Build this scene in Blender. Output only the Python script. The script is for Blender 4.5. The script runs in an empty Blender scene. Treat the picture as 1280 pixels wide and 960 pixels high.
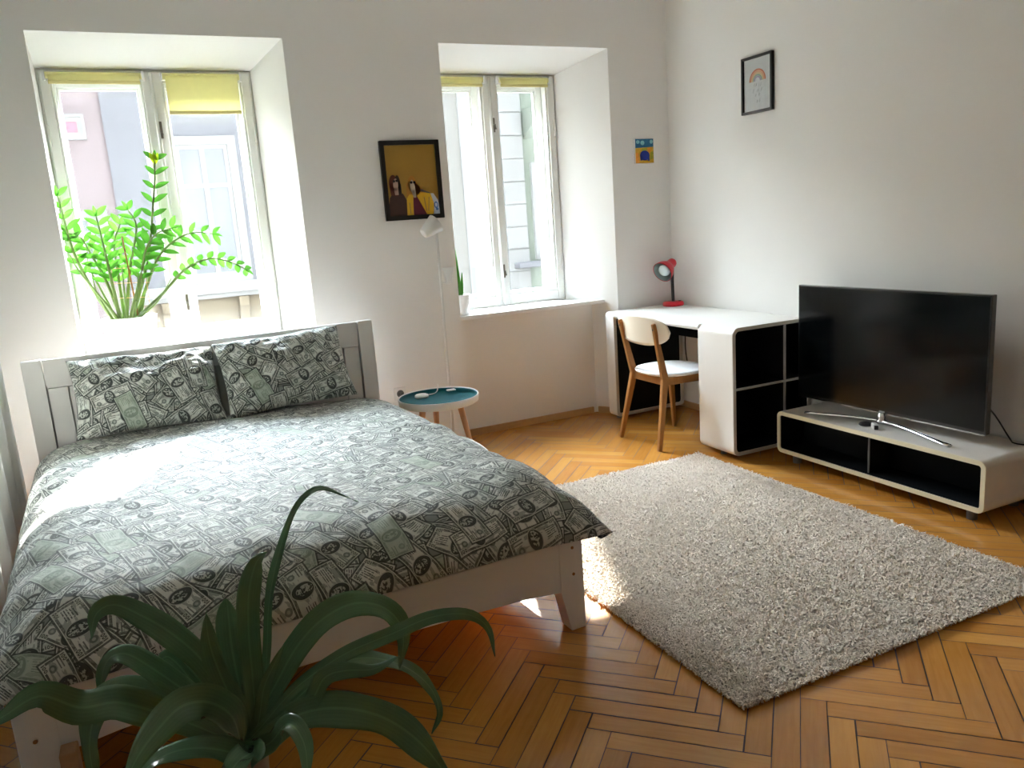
import bpy, bmesh, math, random
import numpy as np
from mathutils import Vector, Matrix, noise
random.seed(7)
scene = bpy.context.scene
COL = scene.collection
PI = math.pi

# ------------------------------------------------------------------ node helpers
class X:
    """tiny expression wrapper that writes Math nodes"""
    nt = None
    def __init__(s, v): s.v = v
    @staticmethod
    def op(o, *a):
        n = X.nt.nodes.new('ShaderNodeMath'); n.operation = o
        for i, q in enumerate(a):
            q = q.v if isinstance(q, X) else q
            if isinstance(q, (int, float)): n.inputs[i].default_value = q
            else: X.nt.links.new(q, n.inputs[i])
        return X(n.outputs[0])
    def __add__(s, o): return X.op('ADD', s, o)
    __radd__ = __add__
    def __sub__(s, o): return X.op('SUBTRACT', s, o)
    def __rsub__(s, o): return X.op('SUBTRACT', o, s)
    def __mul__(s, o): return X.op('MULTIPLY', s, o)
    __rmul__ = __mul__
    def __truediv__(s, o): return X.op('DIVIDE', s, o)
    def lt(s, o): return X.op('LESS_THAN', s, o)
    def gt(s, o): return X.op('GREATER_THAN', s, o)
    def abs(s): return X.op('ABSOLUTE', s)
    def floor(s): return X.op('FLOOR', s)
    def sqrt(s): return X.op('SQRT', s)
    def cos(s): return X.op('COSINE', s)
    def sin(s): return X.op('SINE', s)
    def min(s, o): return X.op('MINIMUM', s, o)
    def max(s, o): return X.op('MAXIMUM', s, o)
def combine(nt, x, y, z):
    n = nt.nodes.new('ShaderNodeCombineXYZ')
    for i, q in enumerate((x, y, z)):
        q = q.v if isinstance(q, X) else q
        if isinstance(q, (int, float)): n.inputs[i].default_value = q
        else: nt.links.new(q, n.inputs[i])
    return n.outputs[0]
def wnoise(nt, x, y, z):
    n = nt.nodes.new('ShaderNodeTexWhiteNoise'); n.noise_dimensions = '3D'
    nt.links.new(combine(nt, x, y, z), n.inputs['Vector'])
    s = nt.nodes.new('ShaderNodeSeparateColor'); nt.links.new(n.outputs['Color'], s.inputs[0])
    return X(s.outputs[0]), X(s.outputs[1]), X(s.outputs[2])
def mixc(nt, f, a, b):
    n = nt.nodes.new('ShaderNodeMix'); n.data_type = 'RGBA'
    for idx, q in ((0, f), (6, a), (7, b)):
        q = q.v if isinstance(q, X) else q
        if isinstance(q, (int, float)): n.inputs[idx].default_value = q
        elif isinstance(q, tuple): n.inputs[idx].default_value = (*q, 1)
        else: nt.links.new(q, n.inputs[idx])
    return n.outputs[2]

def new_mat(name):
    m = bpy.data.materials.new(name); m.use_nodes = True
    nt = m.node_tree; b = nt.nodes['Principled BSDF']
    return m, nt, b
def pm(name, c, rough=.5, metal=0., var=.05, scale=20., bump=0., bscale=200., coat=0., spec=.5, stretch=None, trans=0.):
    m, nt, b = new_mat(name)
    tc = nt.nodes.new('ShaderNodeTexCoord'); vec = tc.outputs['Object']
    if stretch:
        mp = nt.nodes.new('ShaderNodeMapping'); mp.inputs['Scale'].default_value = stretch
        nt.links.new(vec, mp.inputs[0]); vec = mp.outputs[0]
    n = nt.nodes.new('ShaderNodeTexNoise'); n.inputs['Scale'].default_value = scale; n.inputs['Detail'].default_value = 3
    nt.links.new(vec, n.inputs['Vector'])
    lo = tuple(max(0, q*(1-var)) for q in c); hi = tuple(min(1, q*(1+var)) for q in c)
    nt.links.new(mixc(nt, n.outputs['Fac'], lo, hi), b.inputs['Base Color'])
    b.inputs['Roughness'].default_value = rough; b.inputs['Metallic'].default_value = metal
    b.inputs['Specular IOR Level'].default_value = spec
    if coat: b.inputs['Coat Weight'].default_value = coat; b.inputs['Coat Roughness'].default_value = .08
    if bump:
        n2 = nt.nodes.new('ShaderNodeTexNoise'); n2.inputs['Scale'].default_value = bscale; n2.inputs['Detail'].default_value = 3
        nt.links.new(vec, n2.inputs['Vector'])
        bp = nt.nodes.new('ShaderNodeBump'); bp.inputs['Strength'].default_value = bump; bp.inputs['Distance'].default_value = .002
        nt.links.new(n2.outputs['Fac'], bp.inputs['Height']); nt.links.new(bp.outputs[0], b.inputs['Normal'])
    return m

# ------------------------------------------------------------------ materials
M = {}
M['wall'] = pm('wall_paint', (.85, .838, .815), .75, var=.015, scale=2, bump=.25, bscale=35)
M['reveal'] = M['wall']
M['ceiling'] = pm('ceiling_paint', (.86, .85, .83), .8, var=.01)
M['white_lac'] = pm('white_lacquer', (.82, .815, .80), .35, var=.015, scale=4)
M['win_paint'] = pm('window_paint', (.80, .80, .76), .4, var=.03, scale=6)
M['bed_paint'] = pm('bed_paint', (.76, .74, .72), .42, var=.02, scale=5)
M['laminate'] = pm('white_laminate', (.80, .79, .76), .4, var=.02, scale=8)
M['desk_rim'] = pm('desk_edge_band', (.50, .47, .42), .5, var=.04)
M['stand_rim'] = pm('stand_edge_band', (.80, .74, .55), .45, var=.04)
M['stand_body'] = pm('stand_laminate', (.66, .62, .57), .5, var=.04, scale=30)
M['black'] = pm('black_laminate', (.0035, .0045, .006), .6, var=.1, spec=.12)
M['grey_div'] = pm('grey_divider', (.36, .35, .34), .5)
M['oak'] = pm('oak_wood', (.31, .14, .04), .5, var=.22, spec=.3, scale=14, stretch=(6, 6, .8))
M['beech'] = pm('beech_wood', (.62, .33, .17), .45, var=.15, scale=14, stretch=(6, 6, .8))
M['base_wood'] = pm('baseboard_wood', (.50, .30, .13), .4, var=.15, scale=8, stretch=(1, 6, 6))
M['ply_white'] = pm('ply_white_paint', (.80, .74, .62), .4, var=.02)
M['seat_white'] = pm('seat_white_paint', (.80, .80, .80), .3, var=.01)
M['red'] = pm('red_plastic', (.62, .008, .022), .3, var=.03, coat=.3)
M['blk_plastic'] = pm('black_plastic', (.012, .011, .012), .4)
M['chrome'] = pm('chrome', (.75, .75, .75), .12, 1., var=.02)
M['lamp_inner'] = pm('lamp_inner', (.30, .38, .36), .35, .3)
M['bulb'] = pm('bulb_glass', (.75, .85, .85), .1, coat=.5)
M['screen'] = pm('tv_screen', (.002, .003, .0035), .14, var=.0, spec=.28)
M['tv_frame'] = pm('tv_frame', (.012, .012, .013), .25, coat=.4)
M['teal'] = pm('teal_tray', (.0, .11, .135), .6, var=.12, scale=60, spec=.25)
M['gold_frame'] = pm('black_frame', (.008, .008, .009), .35)
M['mustard'] = pm('mustard_paint', (.34, .19, .022), .6, var=.12, scale=8)
M['white_plastic'] = pm('white_plastic', (.80, .80, .79), .35, var=.01)
M['pot'] = pm('pot_ceramic', (.84, .83, .80), .35, var=.01)
M['soil'] = pm('soil', (.04, .025, .015), .95, var=.4, scale=120, bump=1, bscale=300)
M['paper'] = pm('print_paper', (.72, .72, .73), .6, var=.02)
M['blind'] = None
M['curtain'] = pm('mattress_cloth', (.80, .80, .78), .85, var=.02, bump=.3, bscale=500)

M['brass'] = pm('handle_metal', (.20, .18, .14), .35, .8)
M['facade_pink'] = pm('pink_stucco', (0.269, 0.224, 0.231), .9, var=.05, scale=3, bump=.5, bscale=60)
M['facade_grey'] = pm('grey_stucco', (0.199, 0.199, 0.218), .9, var=.08, scale=2, bump=.5, bscale=60)
M['facade_beige'] = pm('beige_stucco', (0.251, 0.212, 0.154), .9, var=.08, scale=4, bump=.5, bscale=60)
M['facade_green'] = pm('pale_green_stucco', (0.237, 0.269, 0.224), .9, var=.05, scale=3, bump=.5, bscale=60)
M['facade_cream'] = pm('cream_stucco', (0.276, 0.269, 0.251), .9, var=.06, scale=3, bump=.5, bscale=60)
M['facade_white'] = pm('white_stone', (0.321, 0.321, 0.314), .85, var=.03, scale=5)
M['far_glass'] = pm('far_window_glass', (.16, .17, .19), .35, var=.2, scale=5)
M['red_shutter'] = pm('red_shutter', (.55, .22, .28), .7)
M['asphalt'] = pm('street_asphalt', (.30, .29, .28), .9, var=.15, bump=.5)
M['terracotta'] = pm('wood_block', (.45, .27, .15), .7, var=.3, scale=25, bump=.6, bscale=60)
M['dark_gap'] = pm('parquet_gap', (.06, .028, .010), .6)
M['grey_foot'] = pm('grey_foot', (.12, .12, .12), .5)

def translucent_mat(name, c, f, rough=.6, var=.1, scale=30, spec=.4, veins=False):
    m, nt, b = new_mat(name)
    tc = nt.nodes.new('ShaderNodeTexCoord')
    n = nt.nodes.new('ShaderNodeTexNoise'); n.inputs['Scale'].default_value = scale
    nt.links.new(tc.outputs['Object'], n.inputs['Vector'])
    lo = tuple(q*(1-var) for q in c); hi = tuple(min(1, q*(1+var)) for q in c)
    colr = mixc(nt, n.outputs['Fac'], lo, hi)
    if veins:
        X.nt = nt
        uv = nt.nodes.new('ShaderNodeUVMap'); sp = nt.nodes.new('ShaderNodeSeparateXYZ'); nt.links.new(uv.outputs[0], sp.inputs[0])
        u = X(sp.outputs[0])
        w = (((u*58.).sin())*.5+.5)
        colr = mixc(nt, w*.12, colr, tuple(q*1.8 for q in c))
        mid = ((u-.5).abs()).lt(.035)
        colr = mixc(nt, mid*.35, colr, tuple(q*2.2 for q in c))
    nt.links.new(colr, b.inputs['Base Color']); b.inputs['Roughness'].default_value = rough
    b.inputs['Specular IOR Level'].default_value = spec
    t = nt.nodes.new('ShaderNodeBsdfTranslucent'); nt.links.new(colr, t.inputs[0])
    mx = nt.nodes.new('ShaderNodeMixShader'); mx.inputs[0].default_value = f
    nt.links.new(b.outputs[0], mx.inputs[1]); nt.links.new(t.outputs[0], mx.inputs[2])
    nt.links.new(mx.outputs[0], nt.nodes['Material Output'].inputs[0])
    return m
M['blind'] = translucent_mat('yellow_blind_cloth', (.93, .90, .56), .62, .8, .04)
M['drape'] = translucent_mat('curtain_cloth', (.88, .88, .86), .35, .85, .02, 40, .1)
M['blind_bar'] = pm('blind_bar', (.74, .66, .30), .5)
M['zz_leaf'] = translucent_mat('glossy_green_leaf', (.07, .24, .025), .4, .25, .35, 15)
M['zz_young'] = translucent_mat('young_green_leaf', (.50, .62, .03), .5, .35, .15, 15)
M['zz_stem'] = pm('fleshy_stem', (.13, .21, .05), .45, var=.3, scale=30)
M['drac_leaf'] = translucent_mat('strap_leaf', (.105, .215, .118), .14, .22, .3, 9, .6, veins=True)
M['drac_cane'] = pm('plant_cane', (.26, .19, .11), .8, var=.3, scale=60)

def glass_mat():
    m, nt, b = new_mat('window_glass'); nt.nodes.remove(b)
    t = nt.nodes.new('ShaderNodeBsdfTransparent'); t.inputs[0].default_value = (.97, .98, .98, 1)
    g = nt.nodes.new('ShaderNodeBsdfGlossy'); g.inputs['Roughness'].default_value = .02
    lw = nt.nodes.new('ShaderNodeLayerWeight'); lw.inputs[0].default_value = .5; X.nt = nt
    fz = X(lw.outputs['Facing']); f5 = fz*fz*fz*fz*fz*.6 + .025
    mx = nt.nodes.new('ShaderNodeMixShader')
    nt.links.new(f5.v, mx.inputs[0]); nt.links.new(t.outputs[0], mx.inputs[1]); nt.links.new(g.outputs[0], mx.inputs[2])
    nt.links.new(mx.outputs[0], nt.nodes['Material Output'].inputs[0])
    return m
M['glass'] = glass_mat()

def parquet_mat():
    m, nt, b = new_mat('herringbone_parquet'); X.nt = nt
    at = nt.nodes.new('ShaderNodeAttribute'); at.attribute_name = 'tone'
    uv = nt.nodes.new('ShaderNodeUVMap')
    mp = nt.nodes.new('ShaderNodeMapping'); mp.inputs['Scale'].default_value = (1.2, 14, 1)
    nt.links.new(uv.outputs[0], mp.inputs[0])
    n = nt.nodes.new('ShaderNodeTexNoise'); n.inputs['Scale'].default_value = 5; n.inputs['Detail'].default_value = 4; n.inputs['Distortion'].default_value = .6
    nt.links.new(mp.outputs[0], n.inputs['Vector'])
    n2 = nt.nodes.new('ShaderNodeTexNoise'); n2.inputs['Scale'].default_value = 9; n2.inputs['Detail'].default_value = 3
    nt.links.new(uv.outputs[0], n2.inputs['Vector'])
    rp = nt.nodes.new('ShaderNodeValToRGB'); el = rp.color_ramp.elements
    el[0].position = 0.; el[0].color = (.29, .098, .013, 1)
    el[1].position = 1.; el[1].color = (.70, .36, .085, 1)
    e = rp.color_ramp.elements.new(.5); e.color = (.50, .215, .038, 1)
    fac = X(at.outputs['Fac'])*.46 + .12 + X(n.outputs['Fac'])*.36 + (X(n2.outputs['Fac'])-.5)*.22 - .02
    nt.links.new(fac.v, rp.inputs[0]); nt.links.new(rp.outputs[0], b.inputs['Base Color'])
    n3 = nt.nodes.new('ShaderNodeTexNoise'); n3.inputs['Scale'].default_value = 3
    tc = nt.nodes.new('ShaderNodeTexCoord'); nt.links.new(tc.outputs['Object'], n3.inputs['Vector'])
    nt.links.new((X(n3.outputs['Fac'])*.14+.16).v, b.inputs['Roughness'])
    b.inputs['Coat Weight'].default_value = .6; b.inputs['Coat Roughness'].default_value = .11
    bp = nt.nodes.new('ShaderNodeBump'); bp.inputs['Strength'].default_value = .35; bp.inputs['Distance'].default_value = .0012
    n4 = nt.nodes.new('ShaderNodeTexNoise'); n4.inputs['Scale'].default_value = 14; nt.links.new(tc.outputs['Object'], n4.inputs['Vector'])
    nt.links.new(n4.outputs['Fac'], bp.inputs['Height']); nt.links.new(bp.outputs[0], b.inputs['Normal'])
    return m
M['parquet'] = parquet_mat()

# ---- banknote print: layers of small rectangular notes, worked out from the cloth's own UV in metres
def note_group():
    g = bpy.data.node_groups.new('note_layer', 'ShaderNodeTree')
    itf = g.interface
    for nm, ty in (('UV', 'NodeSocketVector'), ('Under', 'NodeSocketColor'), ('Angle', 'NodeSocketFloat'), ('Seed', 'NodeSocketFloat'), ('Keep', 'NodeSocketFloat')):
        itf.new_socket(nm, in_out='INPUT', socket_type=ty)
    itf.new_socket('Color', in_out='OUTPUT', socket_type='NodeSocketColor')
    gi = g.nodes.new('NodeGroupInput'); go = g.nodes.new('NodeGroupOutput')
    X.nt = g
    # the next layer waits for the one beneath it (keeps the shader's working set small)
    tiny = g.nodes.new('ShaderNodeVectorMath'); tiny.operation = 'SCALE'; tiny.inputs['Scale'].default_value = 1e-7; g.links.new(gi.outputs['Under'], tiny.inputs[0])
    addv = g.nodes.new('ShaderNodeVectorMath'); addv.operation = 'ADD'; g.links.new(gi.outputs['UV'], addv.inputs[0]); g.links.new(tiny.outputs[0], addv.inputs[1])
    sp = g.nodes.new('ShaderNodeSeparateXYZ'); g.links.new(addv.outputs[0], sp.inputs[0])
    x0, y0 = X(sp.outputs[0])/1.22, X(sp.outputs[1])/1.22; A = X(gi.outputs['Angle']); S = X(gi.outputs['Seed'])
    c, s = A.cos(), A.sin()
    x = x0*c + y0*s + S*.137; y = y0*c - x0*s + S*.291
    W, H = .170, .094
    j = (y/H).floor()
    r1, _, _ = wnoise(g, j, S, 3.3)
    xs = x/W + r1
    i = xs.floor()
    a, b_, cc = wnoise(g, i, j, S)
    d1, d2, d3 = wnoise(g, i+.5, j-.5, S+11.3)
    u0 = (xs - i - .5)*W; v0 = (y/H - j - .5)*H
    t = (a-.5)*.42
    ct, st = t.cos(), t.sin()
    u = u0*ct + v0*st; v = v0*ct - u0*st
    BW, BH = .074, .033
    du = BW - u.abs(); dv = BH - v.abs(); d = du.min(dv)
    inside = d.gt(0)*(b_.lt(gi.outputs['Keep']))
    # print
    nz = g.nodes.new('ShaderNodeTexNoise'); nz.inputs['Scale'].default_value = 170; nz.inputs['Detail'].default_value = 2
    g.links.new(combine(g, u, v, d1*9), nz.inputs['Vector']); N = X(nz.outputs['Fac'])
    nz2 = g.nodes.new('ShaderNodeTexNoise'); nz2.inputs['Scale'].default_value = 60; nz2.inputs['Detail'].default_value = 2
    g.links.new(combine(g, u*.5, v*1.6, d2*7), nz2.inputs['Vector']); N2 = X(nz2.outputs['Fac'])
    paper = mixc(g, cc, (.58, .62, .57), (.72, .745, .70))
    dark = (.022, .032, .030)
    # frame band
    band = d.gt(.0035)*d.lt(.0095)
    col = mixc(g, band*(N*1.3+.15).min(.88), paper, dark)
    body = d.gt(.0085)
    col = mixc(g, body*(N2.gt(.54))*.6, col, (.14, .17, .15))
    # fine lettering bars left and right of the oval
    bars = (((v*1150.).sin()).gt(.1))*((u-.043).abs().lt(.017))*(v.abs().lt(.014))*(N.gt(.42))
    col = mixc(g, bars*.85, col, dark)
    bars2 = (((v*900.).sin()).gt(.3))*((u+.052).abs().lt(.012))*((v-.011).abs().lt(.008))
    col = mixc(g, bars2*.75, col, dark)
    # seal
    sr = ((u+.050)*(u+.050)+(v+.008)*(v+.008)).sqrt()
    col = mixc(g, sr.lt(.0085)*.8, col, (.08, .11, .10)); col = mixc(g, sr.lt(.0038)*.7, col, (.5, .54, .48))
    # oval with a dark surround and a light rough core
    eu = (u+.006)/.021; ev = v/.029; er = (eu*eu+ev*ev).sqrt()
    col = mixc(g, er.lt(1.)*.95, col, dark)
    core = ((eu*1.7)*(eu*1.7)+((ev-.12)*1.35)*((ev-.12)*1.35)).sqrt().lt(.95)
    col = mixc(g, core*(N.gt(.50))*.8, col, (.60, .64, .59))
    col = mixc(g, (er.gt(.90))*(er.lt(1.0))*.8, col, (.55, .58, .53))
    # corner value: one zero zero
    for cx, cy in ((-.060, -.0235), (.060, .0235), (.060, -.0235), (-.060, .0235)):
        lu = u-cx; lv = v-cy
        bg = (lu.abs().lt(.0105))*(lv.abs().lt(.0062))
        col = mixc(g, bg*.9, col, (.55, .58, .52))
        one = ((lu+.0075).abs().lt(.0011))*(lv.abs().lt(.0045))
        z = None
        for zx in (-.0015, .0058):
            q = (((lu-zx)/.0030)*((lu-zx)/.0030)+(lv/.0046)*(lv/.0046)).sqrt()
            ring = q.lt(1.)*q.gt(.5); z = ring if z is None else z.max(ring)
        col = mixc(g, one.max(z)*.95, col, dark)
    # a few notes show the paler green back
    green = d3.gt(.90)
    gcol = mixc(g, N2, (.24, .33, .24), (.46, .54, .44))
    col = mixc(g, green*.6, col, gcol)
    # crisp dark outline (notes cast a printed line)
    edge = d.lt(.0015)
    col = mixc(g, edge*.9, col, dark)
    out = mixc(g, inside, gi.outputs['Under'], col)
    # printed drop line just outside
    sh = (du+.0030).min(dv+.0030).gt(0)*d.lt(0)*(b_.lt(gi.outputs['Keep']))
    out2 = mixc(g, sh*.8, out, dark)
    g.links.new(out2, go.inputs[0])
    return g
NOTE = note_group()
def note_mat(name, seed):
    m, nt, b = new_mat(name)
    uv = nt.nodes.new('ShaderNodeUVMap')
    prev = None
    for k, (ang, keep) in enumerate(((.1, 2.), (1.45, 2.), (-.6, .62), (.85, .55), (2.2, .5), (-1.2, .42), (.35, .38), (1.9, .3))):
        n = nt.nodes.new('ShaderNodeGroup'); n.node_tree = NOTE
        nt.links.new(uv.outputs[0], n.inputs['UV'])
        n.inputs['Angle'].default_value = ang; n.inputs['Seed'].default_value = seed+k*3.7; n.inputs['Keep'].default_value = keep
        if prev is None: n.inputs['Under'].default_value = (.22, .25, .23, 1)
        else: nt.links.new(prev, n.inputs['Under'])
        prev = n.outputs[0]
    nt.links.new(prev, b.inputs['Base Color'])
    b.inputs['Roughness'].default_value = .7
    b.inputs['Sheen Weight'].default_value = .25; b.inputs['Sheen Roughness'].default_value = .5
    return m
M['notes'] = note_mat('banknote_print_cotton', 1.0)

# ------------------------------------------------------------------ mesh helpers
def setp(o, label=None, cat=None, group=None, kind=None):
    if label: o['label'] = label
    if cat: o['category'] = cat
    if group: o['group'] = group
    if kind: o['kind'] = kind
    return o
def empty(name, loc, label, cat, group=None, rz=0):
    o = bpy.data.objects.new(name, None); COL.objects.link(o)
    o.location = loc; o.rotation_euler = (0, 0, rz); o.empty_display_size = .1
    return setp(o, label, cat, group)
def obj(name, bm, mat, parent=None, smooth=False, bevel=0, label=None, local=True, seg=2, sub=0):
    me = bpy.data.meshes.new(name)
    if isinstance(bm, bmesh.types.BMesh):
        bmesh.ops.recalc_face_normals(bm, faces=bm.faces[:]) if not getattr(bm, 'keepn', False) else None
        bm.to_mesh(me); bm.free()
    else: me = bm
    for m in (mat if isinstance(mat, (list, tuple)) else [mat]): me.materials.append(m)
    o = bpy.data.objects.new(name, me); COL.objects.link(o)
    if smooth: me.polygons.foreach_set('use_smooth', [True]*len(me.polygons))
    if bevel:
        bv = o.modifiers.new('bevel', 'BEVEL'); bv.width = bevel; bv.segments = seg; bv.limit_method = 'ANGLE'; bv.angle_limit = math.radians(40)
    if sub:
        sd = o.modifiers.new('sub', 'SUBSURF'); sd.levels = sub; sd.render_levels = sub
    if parent is not None:
        o.parent = parent
        if not local:
            o.matrix_parent_inverse = pmat(parent).inverted()
    if label: o['label'] = label
    return o
def pmat(o):
    m = Matrix.Translation(o.location) @ o.rotation_euler.to_matrix().to_4x4()
    if o.parent: m = pmat(o.parent) @ o.matrix_parent_inverse @ m
    return m
def world(name, bm, mat, parent=None, **k): return obj(name, bm, mat, parent, local=False, **k)
def B(): return bmesh.new()
def box(bm, x0, x1, y0, y1, z0, z1, mi=0):
    v = [bm.verts.new((x, y, z)) for x in (x0, x1) for y in (y0, y1) for z in (z0, z1)]
    for f in ((0, 1, 3, 2), (4, 6, 7, 5), (0, 4, 5, 1), (2, 3, 7, 6), (0, 2, 6, 4), (1, 5, 7, 3)):
        bm.faces.new([v[i] for i in f]).material_index = mi
    return bm
def bx(*a): return box(B(), *a)
def prism(bm, pts, axis, a, b, mi=0):
    """polygon pts (2-D) pushed from a to b along axis"""
    def P(p, t):
        if axis == 'z': return (p[0], p[1], t)
        if axis == 'x': return (t, p[0], p[1])
        return (p[0], t, p[1])
    lo = [bm.verts.new(P(p, a)) for p in pts]; hi = [bm.verts.new(P(p, b)) for p in pts]
    bm.faces.new(lo).material_index = mi; bm.faces.new(hi[::-1]).material_index = mi
    n = len(pts)
    for i in range(n): bm.faces.new((lo[i], lo[(i+1) % n], hi[(i+1) % n], hi[i])).material_index = mi
    return bm
def rrect(x0, x1, z0, z1, r, seg=6):
    out = []
    for cx, cz, a0 in ((x1-r, z1-r, 0), (x0+r, z1-r, 90), (x0+r, z0+r, 180), (x1-r, z0+r, 270)):
        for k in range(seg+1):
            a = math.radians(a0+90*k/seg); out.append((cx+r*math.cos(a), cz+r*math.sin(a)))
    return out
def ring(bm, outer, inner, axis, a, b):
    def P(p, t): return (p[0], t, p[1]) if axis == 'y' else ((t, p[0], p[1]) if axis == 'x' else (p[0], p[1], t))
    n = len(outer)
    o1 = [bm.verts.new(P(p, a)) for p in outer]; o2 = [bm.verts.new(P(p, b)) for p in outer]
    i1 = [bm.verts.new(P(p, a)) for p in inner]; i2 = [bm.verts.new(P(p, b)) for p in inner]
    for k in range(n):
        l = (k+1) % n
        bm.faces.new((o1[k], o1[l], o2[l], o2[k])); bm.faces.new((i1[k], i2[k], i2[l], i1[l]))
        bm.faces.new((o1[k], i1[k], i1[l], o1[l])); bm.faces.new((o2[k], o2[l], i2[l], i2[k]))
    return bm
def tube(bm, pts, rad, seg=10, cap=True, flat=1.):
    pts = [Vector(p) for p in pts]; n = len(pts); rings = []
    ref = Vector((0, 0, 1))
    for i, p in enumerate(pts):
        t = (pts[min(i+1, n-1)] - pts[max(i-1, 0)]).normalized()
        if abs(t.dot(ref)) > .95: ref = Vector((1, 0, 0)) if abs(t.x) < .9 else Vector((0, 1, 0))
        s = t.cross(ref).normalized(); u = s.cross(t).normalized()
        r = rad[i] if isinstance(rad, (list, tuple)) else rad
        rings.append([bm.verts.new(p + s*(r*math.cos(2*PI*k/seg)) + u*(r*flat*math.sin(2*PI*k/seg))) for k in range(seg)])
    for a, b in zip(rings, rings[1:]):
        for k in range(seg): bm.faces.new((a[k], a[(k+1) % seg], b[(k+1) % seg], b[k]))
    if cap: bm.faces.new(rings[0][::-1]); bm.faces.new(rings[-1])
    return bm
def lathe(bm, prof, c=(0, 0, 0), seg=40, M4=None):
    """prof = [(r,z)...]"""
    rings = []
    for r, z in prof:
        if r < 1e-6: rings.append([bm.verts.new((0, 0, z))])
        else: rings.append([bm.verts.new((r*math.cos(2*PI*k/seg), r*math.sin(2*PI*k/seg), z)) for k in range(seg)])
    for a, b in zip(rings, rings[1:]):
        for k in range(seg):
            l = (k+1) % seg
            if len(a) == 1 and len(b) == 1: continue
            if len(a) == 1: bm.faces.new((a[0], b[k], b[l]))
            elif len(b) == 1: bm.faces.new((a[k], a[l], b[0]))
            else: bm.faces.new((a[k], a[l], b[l], b[k]))
    vs = [v for rg in rings for v in rg]
    if M4 is not None: bmesh.ops.transform(bm, matrix=M4, verts=vs)
    bmesh.ops.translate(bm, vec=c, verts=vs)
    return bm
def bar(bm, a, b, w, d, ref=(1, 0, 0), w2=None, d2=None):
    """tapering rectangular bar from a to b; w along ref, d across"""
    a, b = Vector(a), Vector(b); t = (b-a).normalized(); r = Vector(ref); r = (r - t*r.dot(t)).normalized(); s = t.cross(r)
    w2 = w if w2 is None else w2; d2 = d if d2 is None else d2
    lo = [bm.verts.new(a + r*(i*w/2) + s*(j*d/2)) for i, j in ((-1, -1), (1, -1), (1, 1), (-1, 1))]
    hi = [bm.verts.new(b + r*(i*w2/2) + s*(j*d2/2)) for i, j in ((-1, -1), (1, -1), (1, 1), (-1, 1))]
    bm.faces.new(lo[::-1]); bm.faces.new(hi)
    for k in range(4): bm.faces.new((lo[k], lo[(k+1) % 4], hi[(k+1) % 4], hi[k]))
    return bm
def catmull(pts, n=6):
    P = [Vector(p) for p in pts]; out = []
    for i in range(len(P)-1):
        p0 = P[i-1] if i else P[0]*2-P[1]; p3 = P[i+2] if i+2 < len(P) else P[-1]*2-P[-2]
        for k in range(n):
            t = k/n; out.append(.5*((2*P[i]) + (-p0+P[i+1])*t + (2*p0-5*P[i]+4*P[i+1]-p3)*t*t + (-p0+3*P[i]-3*P[i+1]+p3)*t**3))
    out.append(P[-1]); return out
def struct(name, bm, mat, **k):
    o = obj(name, bm, mat, **k); o['kind'] = 'structure'; return o
# ================================================================== SETTING
WL, WR, YR, ZC = -4.20, 0.0, -6.2, 3.0
# floor: one mesh of individual herringbone boards over a dark bed
def floor():
    n, w = 6, .0695
    bm = B(); tone = bm.faces.layers.float.new('tone_f'); uvl = bm.loops.layers.uv.new('UVMap')
    r2 = math.sqrt(2); ux = Vector((1, 1, 0))/r2; vx = Vector((-1, 1, 0))/r2
    off = Vector((-2.49 - (n-1)*w/r2, -2.707, 0)); off.y -= w/r2
    g = .0011
    def plank(a, b, da, db, horiz):
        c = ux*((a+da/2)*w) + vx*((b+db/2)*w) + off
        if not (WL-.3 < c.x < .3 and YR-.3 < c.y < .5): return
        t = random.betavariate(2.2, 2.2); ou, ov = random.random()*9, random.random()*9
        gg = g if random.random() < .6 else g*2.2
        q = []
        for (i, j) in ((0, 0), (1, 0), (1, 1), (0, 1)):
            pa = a*w + (gg if i == 0 else da*w-gg); pb = b*w + (gg if j == 0 else db*w-gg)
            q.append(bm.verts.new(ux*pa + vx*pb + off))
        f = bm.faces.new(q); f[tone] = t
        for l, (i, j) in zip(f.loops, ((0, 0), (1, 0), (1, 1), (0, 1))):
            l[uvl].uv = ((i*da*w+ou, j*db*w+ov) if horiz else (j*db*w+ou, i*da*w+ov))
    R = 100
    for b in range(-R, R):
        for m in range(-14, 15):
            plank(b+2*n*m, b, n, 1, True)
    for a in range(-R, R):
        for m in range(-14, 15):
            plank(a, a+1+2*n*m, 1, n, False)
    for co, no in (((WL, 0, 0), (-1, 0, 0)), ((0, 0, 0), (1, 0, 0)), ((0, YR, 0), (0, -1, 0)), ((0, .176, 0), (0, 1, 0))):
        bmesh.ops.bisect_plane(bm, geom=bm.verts[:]+bm.edges[:]+bm.faces[:], plane_co=co, plane_no=no, clear_outer=True)
    base = box(bm, WL, 0, YR, .176, -.05, -.0012, 1)
    me = bpy.data.meshes.new('floor'); 
    tl = [f[tone] for f in bm.faces]
    bm.to_mesh(me); bm.free()
    at = me.attributes.new('tone', 'FLOAT', 'FACE'); at.data.foreach_set('value', tl)
    me.materials.append(M['parquet']); me.materials.append(M['dark_gap'])
    o = bpy.data.objects.new('floor', me); COL.objects.link(o); o['kind'] = 'structure'
floor()

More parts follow.
